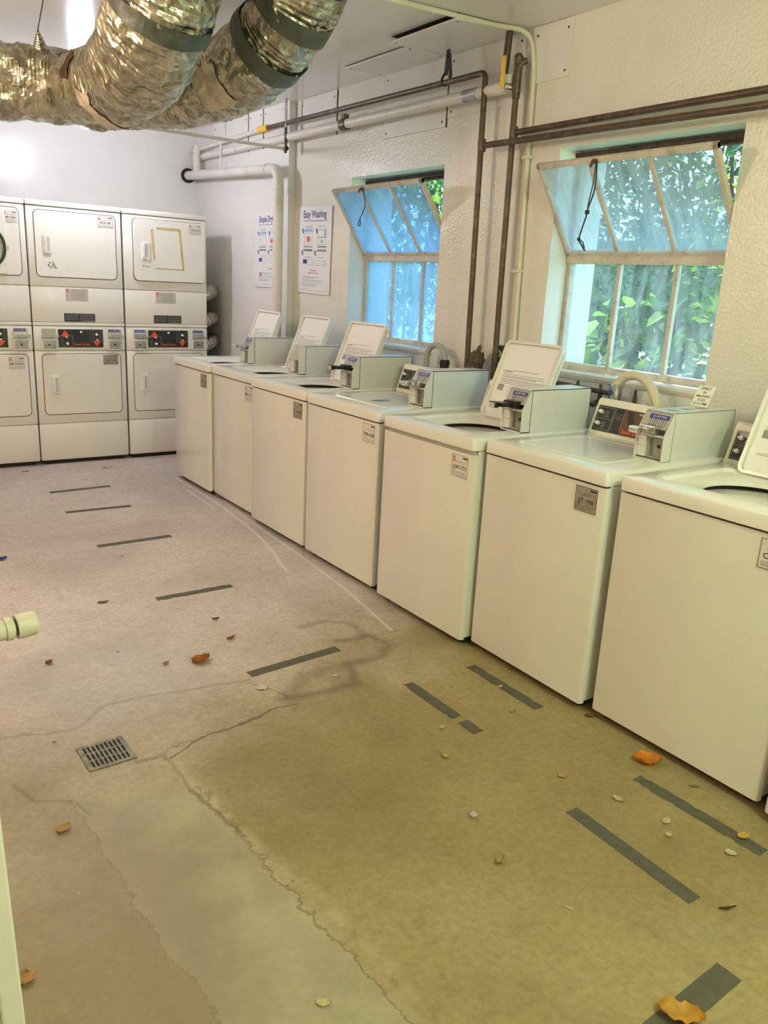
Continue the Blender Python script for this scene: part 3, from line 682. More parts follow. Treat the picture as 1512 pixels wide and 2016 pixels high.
# ------------------------------------------------------------------ dryers
YD = 6.105
def handle(F, parent, u0, v0, u1, v1, m=white):
    bm = BM(); F.rrect(bm, u0, v0, u1, v1, .008, 0, .012, .004)
    F.slab(bm, u0+.018, v0+.015, u1-.012, v1-.015, .012, .0122, mi=1); F.slab(bm, u0+.012, v0+.014, u0+.024, v1-.014, .012, .02, .002)
    return obj('door_handle', bm, [m, mat('handle recess', (.55, .54, .52), .5)], parent, 'white recessed handle')
def door(F, T, u0, v0, u1, v1, name, hand=None, h=.004, gapw=.0045, ajar=0.0):
    bm = BM(); F.rrect(bm, u0-gapw, v0-gapw, u1+gapw, v1+gapw, .038, -.001, .0006, n=8); obj('door_gap', bm, gap, T, 'dark line around the door')
    bm = BM(); F.rrect(bm, u0, v0, u1, v1, .034, 0, h+ajar, .003, n=8); d = obj(name, bm, enamel_dry, T, smooth=True)
    if hand: handle(Face(F.p(0, 0, h+ajar), F.U, F.V), d, *hand)
    return d
def dryer(xl, label, kind, ycut=0.0):
    wd = .686; T = thing('stacked_dryer', label, 'dryer', (xl, YD, 0), 0, 'stacked coin dryers against the back wall')
    bm = BM(); box(bm, .004, .012, .03, wd-.004, .70, 1.925, .006); obj('cabinet', bm, enamel_dry, T)
    bm = BM(); box(bm, .03, .03, 0.0, wd-.03, .68, .032); obj('plinth', bm, gap, T, 'dark plinth')
    F = Face((0, 0, 0), (1, 0, 0), (0, 0, 1))
    def pan(name, z0, z1, m=enamel_dry, out=0.0, r=.008):
        bm = BM(); box(bm, .0, -out, z0, wd, .02, z1, r, 2); return obj(name, bm, m, T, smooth=True)
    pan('kick_panel', .035, .322); lf = pan('lower_front', .326, .886); cp = pan('control_strip', .890, 1.072, out=.002)
    bm = BM(); box(bm, .0, -.004, 1.076, wd, .02, 1.098, .003); obj('hinge_strip', bm, enamel_dry, T)
    mp = pan('middle_panel', 1.100, 1.359); uf = pan('upper_front', 1.363, 1.925)
    bm = BM(); box(bm, -.002, -.006, 1.929, wd+.002, .70, 1.967, .008); obj('top_cap', bm, enamel_dry, T, smooth=True)
    ld = door(F, T, .052, .396, .644, .860, 'lower_door', (.109, .558, .168, .698))
    if kind == 3: ud = door(F, T, .078, 1.435, .664, 1.900, 'upper_door', (.136, 1.598, .203, 1.730), ajar=.018)
    elif kind == 1: ud = door(F, T, .052, 1.431, .644, 1.898, 'upper_door')
    else: ud = door(F, T, .052, 1.431, .641, 1.898, 'upper_door', (.104, 1.597, .166, 1.730))
    h0 = .0225 if kind == 3 else .0045
    Fd = Face((0, -h0, 0), (1, 0, 0), (0, 0, 1)); Fl = Face((0, -.0045, 0), (1, 0, 0), (0, 0, 1)); F2 = Face((0, -.0022, 0), (1, 0, 0), (0, 0, 1))
    if kind == 1:   # round-cornered glazed port with black gasket on its own leaf
        bm = BM(); Fd.rrect(bm, .06, 1.437, .552, 1.889, .02, 0, .012, .004); leaf = obj('port_leaf', bm, enamel_dry, ud)
        Fp = Face((0, -h0-.012, 0), (1, 0, 0), (0, 0, 1))
        bm = BM(); Fp.rring(bm, .13, 1.462, .543, 1.775, .15, .018, 0, .014, n=12); obj('gasket', bm, black, leaf, 'black rubber gasket')
        bm = BM(); Fp.rrect(bm, .15, 1.482, .523, 1.755, .13, 0, .004, n=12); obj('port_glass', bm, mat('dark door glass', (.45, .46, .43), .1), leaf)
        bm = BM(); F.slab(bm, .548, 1.60, .562, 1.632, .004, .012); obj('hinge', bm, steel, ud)
        serial_label(ud, Fd, .545, 1.872, .085, .075, 'HRT-060', cs=.26)
        serial_label(ld, Fl, .508, .838, .106, .082, 'MCN-816', cs=.27)
    if kind == 2:
        serial_label(ud, Fd, .508, 1.888, .113, .075, 'WLR-180', cs=.28); serial_label(ld, Fl, .508, .853, .115, .074, 'GQK-106', True, False, cs=.27)
        bm = BM(); R = random.Random(9)
        for q in range(10):
            u = .13+R.random()*.06; v = 1.487+R.random()*.045; Fd.poly(bm, [(u, v), (u+.016, v+.002), (u+.012, v+.014), (u+.002, v+.010)], .0006)
        obj('sticker_residue', bm, greyink, ud, 'scraped grey sticker remains')
    if kind == 3:
        serial_label(ud, Fd, .530, 1.885, .098, .070, 'GDN-143', cs=.27)
        bm = BM(); w_ = .017
        for (a, b) in (((.222, 1.828), (.238, 1.60)), ((.262, 1.838), (.455, 1.838)), ((.450, 1.835), (.478, 1.535)), ((.248, 1.535), (.485, 1.533))):
            a = Vector(a); b = Vector(b); n_ = (b-a).normalized(); s = Vector((-n_.y, n_.x))*(w_/2 if a.y > 1.6 else .004)
            Fd.poly(bm, [tuple(a-s), tuple(b-s), tuple(b+s), tuple(a+s)], .0012)
        obj('masking_tape', bm, masking, ud, 'tan masking tape outline of a missing notice')
        bm = BM(); Fd.text(bm, 'Broken', .172, 1.54, .022, .0008); obj('scribble', bm, greyink, ud)
    if kind != 1:
        bm = BM(); F.slab(bm, .249, 1.264, .414, 1.350, 0, .0012); lb = obj('notice_label', bm, mat('grey notice', (.55, .52, .47), .5), T, 'grey printed notice sticker')
        bm = BM()
        F.rring(bm, .249, 1.264, .414, 1.350, .001, .002, .0012, .0018, n=1)
        for q in range(8): F.slab(bm, .285+.008*(q % 3), 1.338-.009*q, .395-.006*(q % 2), 1.3405-.009*q, .0012, .0018)
        obj('notice_print', bm, greyink, lb)
        bm = BM(); F.slab(bm, .256, 1.328, .270, 1.345, .0012, .0019); F.slab(bm, .253, 1.320, .274, 1.324, .0012, .0019); obj('red_emblem', bm, redink, lb)
        bm = BM(); F.slab(bm, .229, 1.106, .460, 1.168, 0, .0015); vs = obj('warning_plate', bm, panelblk, T, 'black warning plate')
        bm = BM()
        for q in range(4): F.slab(bm, .236, 1.155-.012*q, .335, 1.158-.012*q, .0015, .002); F.slab(bm, .345, 1.155-.012*q, .452, 1.158-.012*q, .0015, .002)
        F.slab(bm, .36, 1.104, .458, 1.111, .0015, .002)
        obj('warning_print', bm, greyink, vs)
    bm = BM(); F2.slab(bm, .176, .912, .513, 1.049, 0, .003); pl = obj('control_plate', bm, panelblk, T, 'black control plate')
    bm = BM(); Fz = Face((0, -.0056, 0), (1, 0, 0), (0, 0, 1))
    Fz.poly(bm, [(.195, .998), (.226, 1.047-.004), (.258, .998)], .0); Fz.slab(bm, .215, .990, .238, .999, -.0004, 0)
    Fz.poly(bm, [(.433, .962), (.464, .918), (.495, .962)], .0); Fz.slab(bm, .452, .960, .476, .968, -.0004, 0)
    Fz.text(bm, 'Speed Queen', .350, .928, .022, .0002, .0006); obj('brand_print', bm, red, pl)
    bm = BM()
    for a in ((.182, .922, .284, .9235), (.2825, .922, .284, 1.0), (.182, .997, .284, .9985), (.412, .958, .508, .9595), (.412, .958, .4135, 1.045), (.412, .975, .508, .9765)): Fz.slab(bm, *a, 0, .0004)
    for q in range(5): Fz.slab(bm, .19, .985-.012*q, .214, .9865-.012*q, 0, .0004); Fz.slab(bm, .425, 1.036-.012*q, .445, 1.0375-.012*q, 0, .0004); Fz.slab(bm, .484, 1.036-.012*q, .502, 1.0375-.012*q, 0, .0004)
    obj('plate_print', bm, greyink, pl)
    for (u, v, r_) in ((.345, 1.030, .008), (.236, .990, .006), (.240, .942, .010), (.462, 1.012, .010), (.466, .970, .006)):
        bm = BM(); cyl(bm, Fz.p(u, v, 0), Fz.p(u, v, .012), r_, 14); obj('control_knob', bm, white, pl)
    # coin slides left and right with their money drawers
    for (u, st) in ((.058, kind != 2), (.552, True)):
        bm = BM(); F2.slab(bm, u, .982, u+.098, 1.052, 0, .018, .004); F2.slab(bm, u+.03, .990, u+.115, 1.008, .018, .045, .003)
        sl_ = obj('coin_slide', bm, chrome, T, 'chrome coin slide')
        if st:
            bm = BM(); F2.slab(bm, u+.004, 1.030, u+.082, 1.052, .018, .0195); bs = obj('blue_sticker', bm, blue, sl_, 'blue sticker')
            bm = BM(); F2.text(bm, 'QUARTERS', u+.043, 1.037, .013, .0202); F2.slab(bm, u+.004, 1.022, u+.082, 1.029, .018, .0195); obj('sticker_print', bm, paper, bs)
        bm = BM(); F2.rring(bm, u-.004, .893, u+.106, .972, .003, .008, 0, .016); F2.slab(bm, u+.003, .900, u+.099, .965, 0, .006, mi=1)
        cv = obj('coin_drawer', bm, [enamel_dry, steel], T)
        bm = BM(); cyl(bm, F2.p(u+.05, .932, .005), F2.p(u+.05, .932, .010), .007, 12); obj('drawer_lock', bm, black, cv)
    return T
dryer(-.8077-.694*1, 'stacked dryer cut off by the left edge, with a glazed black gasketed upper door', 1)
dryer(-.8077, 'middle stacked dryer, upper sticker reading WLR-180', 2)
dryer(-.8077+.694+.004, 'right hand stacked dryer with tan masking tape outline on its upper door', 3)

# flexible exhaust ducts beside the right-hand dryer
def ribbed(name, pts, r, label, group):
    P = fillet(pts, .12, 10); out = []
    for a, b in zip(P, P[1:]):
        n = max(1, int((b-a).length/.006))
        for k in range(n): out.append(a.lerp(b, k/n))
    bm = BM(); tube(bm, out, [r+.004*sin(i*1.25) for i in range(len(out))], 20, cap=False)
    return tag(obj(name, bm, flexm, None, smooth=True), label, 'exhaust duct', group)
for z, lab in ((1.37, 'topmost of the three ribbed silver exhaust ducts beside the right hand dryer'), (1.15, 'middle of the three ribbed silver exhaust ducts beside the right hand dryer'), (.945, 'lowest of the three ribbed silver exhaust ducts beside the right hand dryer')):
    ribbed('exhaust_duct', [(.60, 6.30, z-.05), (.73, 6.36, z-.01), (.79, 6.50, z), (.775, 6.93, z-.03)], .052, lab, 'ribbed exhaust ducts')
ribbed('exhaust_duct', [(.66, 6.52, .02), (.66, 6.52, .60), (.66, 6.55, 1.44), (.66, 6.94, 1.46)], .058, 'upright ribbed silver exhaust duct behind the other three, next to the dryer', 'ribbed exhaust ducts')

# ------------------------------------------------------------------ ceiling lamp behind the duct
T = thing('ceiling_lamp', 'bare glowing bulb on the ceiling behind the foil duct', 'lamp', (LAMP.x, LAMP.y, H))
bm = BM(); cyl(bm, (0, 0, 0), (0, 0, -.03), .055, 24); cyl(bm, (0, 0, -.03), (0, 0, -.20), .018, 20); cyl(bm, (0, 0, -.20), (0, 0, -.215), .10, 32); cyl(bm, (0, 0, -.215), (0, 0, -.25), .02, 20); obj('lamp_holder_blocker', bm, white, T)  # wide disc added to keep the bulb's light off the ceiling above
bm = BM(); bmesh.ops.create_uvsphere(bm, u_segments=20, v_segments=12, radius=.036)
bmesh.ops.translate(bm, verts=bm.verts, vec=(0, 0, LAMP.z-H)); b_ = obj('bulb', bm, bulbm, T, smooth=True); b_.visible_shadow = True

# ------------------------------------------------------------------ foil ducts
def catmull(pts, n=14):
    P = [Vector(p) for p in pts]; P = [P[0]*2-P[1]]+P+[P[-1]*2-P[-2]]; out = []
    for i in range(1, len(P)-2):
        for k in range(n):
            t = k/n; a, b, c, d = P[i-1], P[i], P[i+1], P[i+2]
            out.append(.5*((2*b)+(c-a)*t+(2*a-5*b+4*c-d)*t*t+(3*b-a-3*c+d)*t**3))
    out.append(P[-2]); return out
def crumple(p, s, a):
    q = noise.noise(p*5)*.018+abs(noise.noise(p*9+Vector((5, 2, 1))))*-.030+abs(noise.noise(p*21))*-.012+.010
    return q+.0012*sin(s*2*pi/.022)
def foil_tube(name, pts, r, parent, label=None):
    P = catmull(pts, 26); n = len(P)
    if isinstance(r, (list, tuple)):
        m_ = len(r)-1; rr = []
        for i in range(n):
            t = i/(n-1)*m_; k = min(int(t), m_-1); rr.append(r[k]+(r[k+1]-r[k])*(t-k))
    else: rr = [r]*n
    bm = BM(); tube(bm, P, rr, 72, False, disp=crumple); o = obj(name, bm, foil, parent, label)
    return P, rr, o
def band(P, rr, i0, i1, parent, label, skew=None, extra=.012):
    bm = BM(); seg = P[i0:i1]
    tube(bm, seg, [q+extra for q in rr[i0:i1]], 48, False, disp=lambda p, s, a: noise.noise(p*18)*.006)
    if skew:
        for v in bm.verts: v.co += Vector(skew)*((v.co-seg[len(seg)//2]).z)
    return obj('tape_band', bm, tapeg, parent, label)
T = thing('foil_duct', 'large crinkled foil covered duct hanging under the ceiling with two branches turning up', 'duct', (-.9, 4.45, 2.4))
inv = Vector((.9, -4.45, -2.4))
off = lambda L_: [Vector(p)+inv for p in L_]
P0, R0, o0 = foil_tube('duct_trunk', off([(-3.0, 4.95, 2.38), (-2.2, 4.74, 2.39), (-1.6, 4.60, 2.405), (-1.2, 4.50, 2.418), (-.9, 4.40, 2.415), (-.66, 4.20, 2.395), (-.45, 3.96, 2.42)]), .176, T)
P1, R1, o1 = foil_tube('duct_branch', off([(-.90, 4.36, 2.40), (-.868, 4.10, 2.385), (-.845, 3.78, 2.355), (-.853, 3.46, 2.385), (-.860, 3.22, 2.47), (-.848, 3.09, 2.60), (-.823, 3.05, 2.76)]), [.15, .17, .185, .20, .205, .205, .20], T)
P2, R2, o2 = foil_tube('duct_branch', off([(-.62, 4.15, 2.395), (-.38, 3.88, 2.43), (-.29, 3.62, 2.475), (-.235, 3.38, 2.57), (-.205, 3.22, 2.68), (-.195, 3.12, 2.80)]), [.172, .178, .185, .185, .182, .18], T)
n1 = len(P1); band(P1, R1, int(n1*.73), int(n1*.78), T, 'grey green tape ring around the nearer branch')
n2 = len(P2); band(P2, R2, int(n2*.56), int(n2*.64), T, 'grey green tape strap around the farther branch'); band(P2, R2, int(n2*.76), int(n2*.84), T, 'upper grey green tape ring on the farther branch')
def patch(P, rr, i0, i1, a0, a1, m, name, label, ex=.004):
    bm = BM(); rows = []
    for i in range(i0, i1+1):
        p = P[i]; t = (P[i+1]-P[i-1]).normalized(); tocam = (CAM-Vector((-.9, 4.45, 2.4))-p); tocam = (tocam-t*tocam.dot(t)).normalized(); s_ = t.cross(tocam); k_ = (i-i0)/(i1-i0)
        row = []
        for j in range(13):
            a = a0+(a1-a0)*j/12+.12*noise.noise(Vector((i*.4, j*.3, a0*5))); d = tocam*cos(a)+s_*sin(a); q = p+d*rr[i]
            row.append(bm.verts.new(p+d*(rr[i]+crumple(q, 0, 0)+ex+.0022)))
        rows.append(row)
    for a, b in zip(rows, rows[1:]):
        for j in range(12): bm.faces.new((a[j], a[j+1], b[j+1], b[j]))
    return obj(name, bm, m, T, label)
foilflat = mat('smooth pale foil tape', (.62, .55, .42), .45, metal=.5, var=.15, nscale=10, bump=.3, bscale=30)
rustp = mat('rusty insulation', (.10, .05, .025), .8, var=.6, nscale=18, bump=.8, bscale=40)
patch(P1, R1, int(n1*.30), int(n1*.36), -.2, 1.5, foilflat, 'foil_patch', 'pale tan tape strip')
patch(P1, R1, int(n1*.22), int(n1*.26), -.9, -.2, rustp, 'rusty_patch', 'rusty torn patch')
patch(P2, R2, int(n2*.30), int(n2*.42), -.5, .6, foilflat, 'foil_patch', 'smooth pale tape patch')
bm = BM(); tube(bm, off([(-1.02, 4.42, 2.54), (-1.045, 4.38, 2.59), (-1.06, 4.34, 2.655)]), [.075, .035, .004], 10, True, disp=lambda p, s, a: noise.noise(p*20)*.01); obj('hanger_peak', bm, foil, T, 'foil pulled up to a point by the wire')
n0 = len(P0)
for (f0, f1) in ((.63, .65), (.76, .775)):
    band(P0, R0, int(n0*f0), int(n0*f1)+1, T, 'narrow dark crease band around the trunk', extra=-.006)
bm = BM(); tube(bm, off([(-1.06, 4.34, 2.64), (-1.066, 4.164, 2.742)]), .0025, 6, True); obj('hanger_wire', bm, black, T, 'thin black hanger wire')

# ------------------------------------------------------------------ pipes
def pipething(name, label, cat='pipe', group=None): return thing(name, label, cat, (0, 0, 0), 0, group)
# brown pipe: along the wall near the ceiling, then down
T = thing('water_pipe', 'thin brown water pipe running under the ceiling and dropping between the windows', 'pipe', (.80, 3.0, .95))
def T_(o, pts): return [Vector(p)-Vector(o.location) for p in pts]
tubeobj('pipe_run', T_(T, [(.80, 2.985, .90), (.80, 3.02, 2.565), (.80, 5.52, 2.585)]), .0155, rust, T, fil=.035)
tubeobj('painted_run', T_(T, [(.80, 5.52, 2.585), (.79, 6.94, 2.555)]), .0165, pipew, T, 'white painted end')
bm = BM(); tube(bm, T_(T, [(.80, 5.45, 2.584), (.80, 5.60, 2.586)]), .022, 14); obj('yellow_tape', bm, yellow, T, 'yellow tape wrap')
bm = BM(); tube(bm, T_(T, [(.80, 3.005, 2.19), (.80, 3.007, 2.25)]), .021, 14); tube(bm, T_(T, [(.80, 2.985, .98), (.80, 2.985, 1.04)]), .021, 14); obj('pipe_fitting', bm, rust, T)
tubeobj('branch_run', T_(T, [(.80, 3.01, 2.218), (.80, -1.6, 2.172)]), .0155, rust, T)
T = thing('water_pipe', 'thicker white painted pipe running beside the brown one below the ceiling', 'pipe', (.815, 3.0, 2.47))
tubeobj('pipe_run', T_(T, [(.815, 2.93, 2.478), (.815, 6.94, 2.500)]), .029, pipew, T)
bm = BM(); tube(bm, T_(T, [(.815, 3.08, 2.479), (.815, 3.19, 2.479)]), .031, 16); obj('bare_sleeve', bm, steel, T, 'bare grey sleeve')
bm = BM(); tube(bm, T_(T, [(.815, 4.36, 2.485), (.815, 4.42, 2.485)]), .037, 16); box(bm, -.02, 1.37, .045, .02, 1.41, .075, .004); obj('pipe_clamp', bm, rust, T, 'dark clamp')
bm = BM(); tube(bm, fillet(T_(T, [(.815, 2.93, 2.478), (.815, 2.87, 2.478), (.815, 2.865, 2.53)]), .03, 5), .032, 14); obj('elbow', bm, pipew, T)
T = thing('water_pipe', 'dark upright pipe stub from the ceiling down to the white elbow', 'pipe', (.80, 2.88, 2.742))
tubeobj('pipe_run', T_(T, [(.82, 2.885, 2.742), (.82, 2.90, 2.50)]), .018, rust, T)
T = thing('water_pipe', 'brown upright pipe with a yellow handled valve near the ceiling', 'pipe', (.83, 2.8, 1.0))
tubeobj('pipe_run', T_(T, [(.83, 2.795, .90), (.83, 2.815, 2.52), (.83, 2.80, 2.575), (.86, 2.79, 2.59)]), .0155, rust, T, fil=.02)
bm = BM(); tube(bm, T_(T, [(.83, 2.813, 2.42), (.83, 2.815, 2.60)]), .020, 16); bmesh.ops.create_uvsphere(bm, u_segments=16, v_segments=10, radius=.024, matrix=Matrix.Translation(Vector((.83, 2.815, 2.60))-Vector(T.location))); obj('valve_body', bm, rust, T)
bm = BM(); v_ = T_(T, [(.795, 2.845, 2.47)])[0]; cyl(bm, v_+Vector((.04, -.01, 0)), v_+Vector((-.02, 0, 0)), .018, 14); cyl(bm, v_+Vector((-.02, 0, 0)), v_+Vector((-.03, 0, 0)), .010, 10); obj('valve_stem', bm, chrome, T)
bm = BM(); box(bm, v_.x-.036, v_.y-.012, v_.z-.01, v_.x-.028, v_.y+.014, v_.z+.135, .003); obj('valve_handle', bm, yellow, T, 'yellow lever handle')
bm = BM(); tube(bm, T_(T, [(.83, 2.805, 2.235), (.83, 2.806, 2.29)]), .021, 14); obj('pipe_fitting', bm, rust, T)
tubeobj('branch_run', T_(T, [(.83, 2.805, 2.262), (.83, -1.6, 2.262)]), .0155, rust, T)
# far right riser
tubeobj('water_pipe', [(.85, 1.165, .95), (.85, 1.165, 1.62), (.85, 1.165, 2.19)], .020, rust)
tag(bpy.data.objects['water_pipe.004'], 'dark brown upright pipe at the right edge, behind the nearest full washer', 'pipe')
# cream conduit across the ceiling and down the wall, with outlet
T = thing('conduit', 'slim cream conduit crossing the ceiling and running down between the windows', 'conduit', (.87, 2.79, 1.25))
tubeobj('conduit_run', T_(T, [(-.6, 3.0, 2.728), (.72, 2.86, 2.728), (.885, 2.80, 2.728), (.885, 2.755, 2.55), (.885, 2.72, 1.20)]), .0115, condm, T, fil=.13, nf=10)
bm = BM()
for z in (2.15, 1.6): box(bm, -.005, -.07, z-1.25-.008, .03, -.02, z-1.25+.008, .003)
obj('conduit_clip', bm, condm, T)
T = thing('wall_outlet', 'grimy double wall outlet beside the brown pipes above the washers', 'outlet', (.90, 2.80, 1.14))
bm = BM(); box(bm, -.045, -.035, -.09, 0, .035, .075, .004); obj('outlet_box', bm, rust, T)
bm = BM()
for z in (.03, -.035): cyl(bm, (-.045, 0, z), (-.052, 0, z), .021, 18)
obj('socket_face', bm, greyc, T)
bm = BM()
for z in (.03, -.035):
    for y in (-.008, .008): box(bm, -.0535, y-.002, z-.006, -.051, y+.002, z+.008)
obj('socket_slot', bm, ink, T)
# strap
bm = BM(); box(bm, -.003, -.013, -.14, .003, .013, 0)
M = Matrix.Rotation(.09, 4, 'X'); bmesh.ops.transform(bm, matrix=M, verts=bm.verts)
b2 = box(bm, -.003, -.012, -.155, .003, .012, -.04, M=Matrix.Rotation(-.20, 4, 'X')@Matrix.Translation((0, .0, 0)))
tube(bm, fillet([(0, .022, -.13), (-.02, .026, -.165), (0, .01, -.195), (.02, -.012, -.16), (.0, -.02, -.13)], .02, 5), .007, 8)
o = obj('hanging_strap', bm, black); o.location = (.80, 3.335, H); tag(o, 'black perforated strap holding the brown pipe to the ceiling', 'strap')
# white drain pipe in the far corner
T = thing('drain_pipe', 'fat white drain pipe leaving the back wall and elbowing down beside the posters', 'pipe', (.76, 5.2, .92))
tubeobj('pipe_run', T_(T, [(.76, 6.95, 2.355), (.76, 5.19, 2.275), (.76, 5.205, .0)]), .038, pipew, T, fil=.11, seg=20, nf=10)
bm = BM(); tube(bm, T_(T, [(.76, 5.203, 2.13), (.76, 5.203, 2.17)]), .042, 20); tube(bm, T_(T, [(.76, 5.39, 2.284), (.76, 5.36, 2.283)]), .042, 20); obj('pipe_collar', bm, pipew, T)
tubeobj('riser_stub', T_(T, [(.76, 6.72, 2.36), (.76, 6.74, 2.50), (.78, 6.76, 2.58)]), .033, pipew, T)
bm = BM(); tube(bm, T_(T, [(.76, 6.935, 2.354), (.76, 6.952, 2.355)]), .062, 20); obj('wall_hole', bm, gap, T, 'dark hole around the pipe')
tubeobj('hanger_strip', T_(T, [(.79, 6.28, 2.72), (.77, 6.26, 2.36)]), .006, white, T, 'thin white hanger strip')
# thin rod from the lamp side to the window wall
T = thing('hanging_rod', 'thin grey rod spanning from the bulb to a black hanger by the window wall', 'rod', (.79, 5.15, 2.41))
tubeobj('rod', T_(T, [(-.72, 5.15, 2.405), (.79, 5.15, 2.408)]), .011, pipew, T)
bm = BM(); box(bm, -.006, -.012, -.03, .006, .012, .142, .002); cyl(bm, (0, -.02, 0), (0, .02, 0), .016, 12); obj('rod_hanger', bm, black, T, 'black hanger')
bm = BM(); box(bm, -.004, -.010, .142, .004, .010, .332); obj('hanger_wire', bm, steel, T)

# ------------------------------------------------------------------ patch panels
def wpanel(y0, y1, z0, label, x=XW, t=.006, tilt=0, z1=H-.003):
    bm = BM(); box(bm, 0, y0, z0, t, y1, z1, .001); mi = 1
    for (yy, zz) in ((y0+.03, z0+.03), (y1-.03, z0+.03), (y0+.03, z1-.04), (y1-.03, z1-.04)):
        cyl(bm, (-.001, yy, zz), (.0005, yy, zz), .006, 10, 1)
    o = obj('patch_panel', bm, [plaster, ink]); o.location = (x-t, 0, 0); tag(o, label, 'panel', 'painted patch panels')
    bm = BM()
    return o
wpanel(2.53, 2.79, 2.487, 'cream patch panel on the wall just right of the conduit, below the ceiling')
wpanel(2.84, 3.43, 2.415, 'white patch panel on the wall behind the valve and black strap')
wpanel(3.445, 4.06, 2.372, 'wide white patch panel on the wall above the farther window')
wpanel(4.63, 5.13, 2.462, 'white patch panel on the wall left of the farther window, below the ceiling')
wpanel(5.27, 5.60, 2.55, 'battered white patch panel nearest the shaded corner, above the drain pipe', XF)
wpanel(5.62, 5.86, 2.46, 'narrow white patch panel in the far corner behind the yellow tape', XF)
wpanel(5.88, 6.55, 2.50, 'long smudged patch panel closest to the back wall', XF)
bm = BM()
for (y0, y1, z0, z1) in ((3.434, 3.441, 2.37, H-.001), (4.62, 4.627, 2.46, H-.001)): box(bm, XW-.003, y0, z0, XW-.0005, y1, z1)
for (y0, y1, z0, z1) in ((5.605, 5.615, 2.46, H-.001), (5.865, 5.875, 2.46, H-.001)): box(bm, XF-.003, y0, z0, XF-.0005, y1, z1)
struct('trim_2', bm, gap, 'dark joints between the wall panels')
def cpanel(x0, y0, x1, y1, label, drop):
    bm = BM(); box(bm, x0, y0, 0, x1, y1, .008, .001)
    for (a, b) in ((x0+.03, y0+.03), (x1-.03, y0+.03), (x0+.03, y1-.03), (x1-.03, y1-.03)): cyl(bm, (a, b, -.001), (a, b, .0005), .006, 10, 1)
    M = Matrix.Translation((x1, 0, 0))@Matrix.Rotation(-drop, 4, 'Y')@Matrix.Translation((-x1, 0, 0)); bmesh.ops.transform(bm, matrix=M, verts=bm.verts)
    o = obj('ceiling_panel', bm, [plaster, ink]); o.location = (0, 0, H-.010); tag(o, label, 'panel', 'painted patch panels')
    bm = BM(); box(bm, x0+.012, y0+.012, .0085, x1-.01, y1-.012, .0095); obj('panel_shade', bm, gap, o, 'dark sheet painted as shade above the panel')  # black sheet stands in for the shade between panel and ceiling
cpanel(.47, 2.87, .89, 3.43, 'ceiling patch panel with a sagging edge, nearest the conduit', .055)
cpanel(.62, 3.455, .89, 4.10, 'ceiling patch panel above the farther window, next to the sagging one', .02)

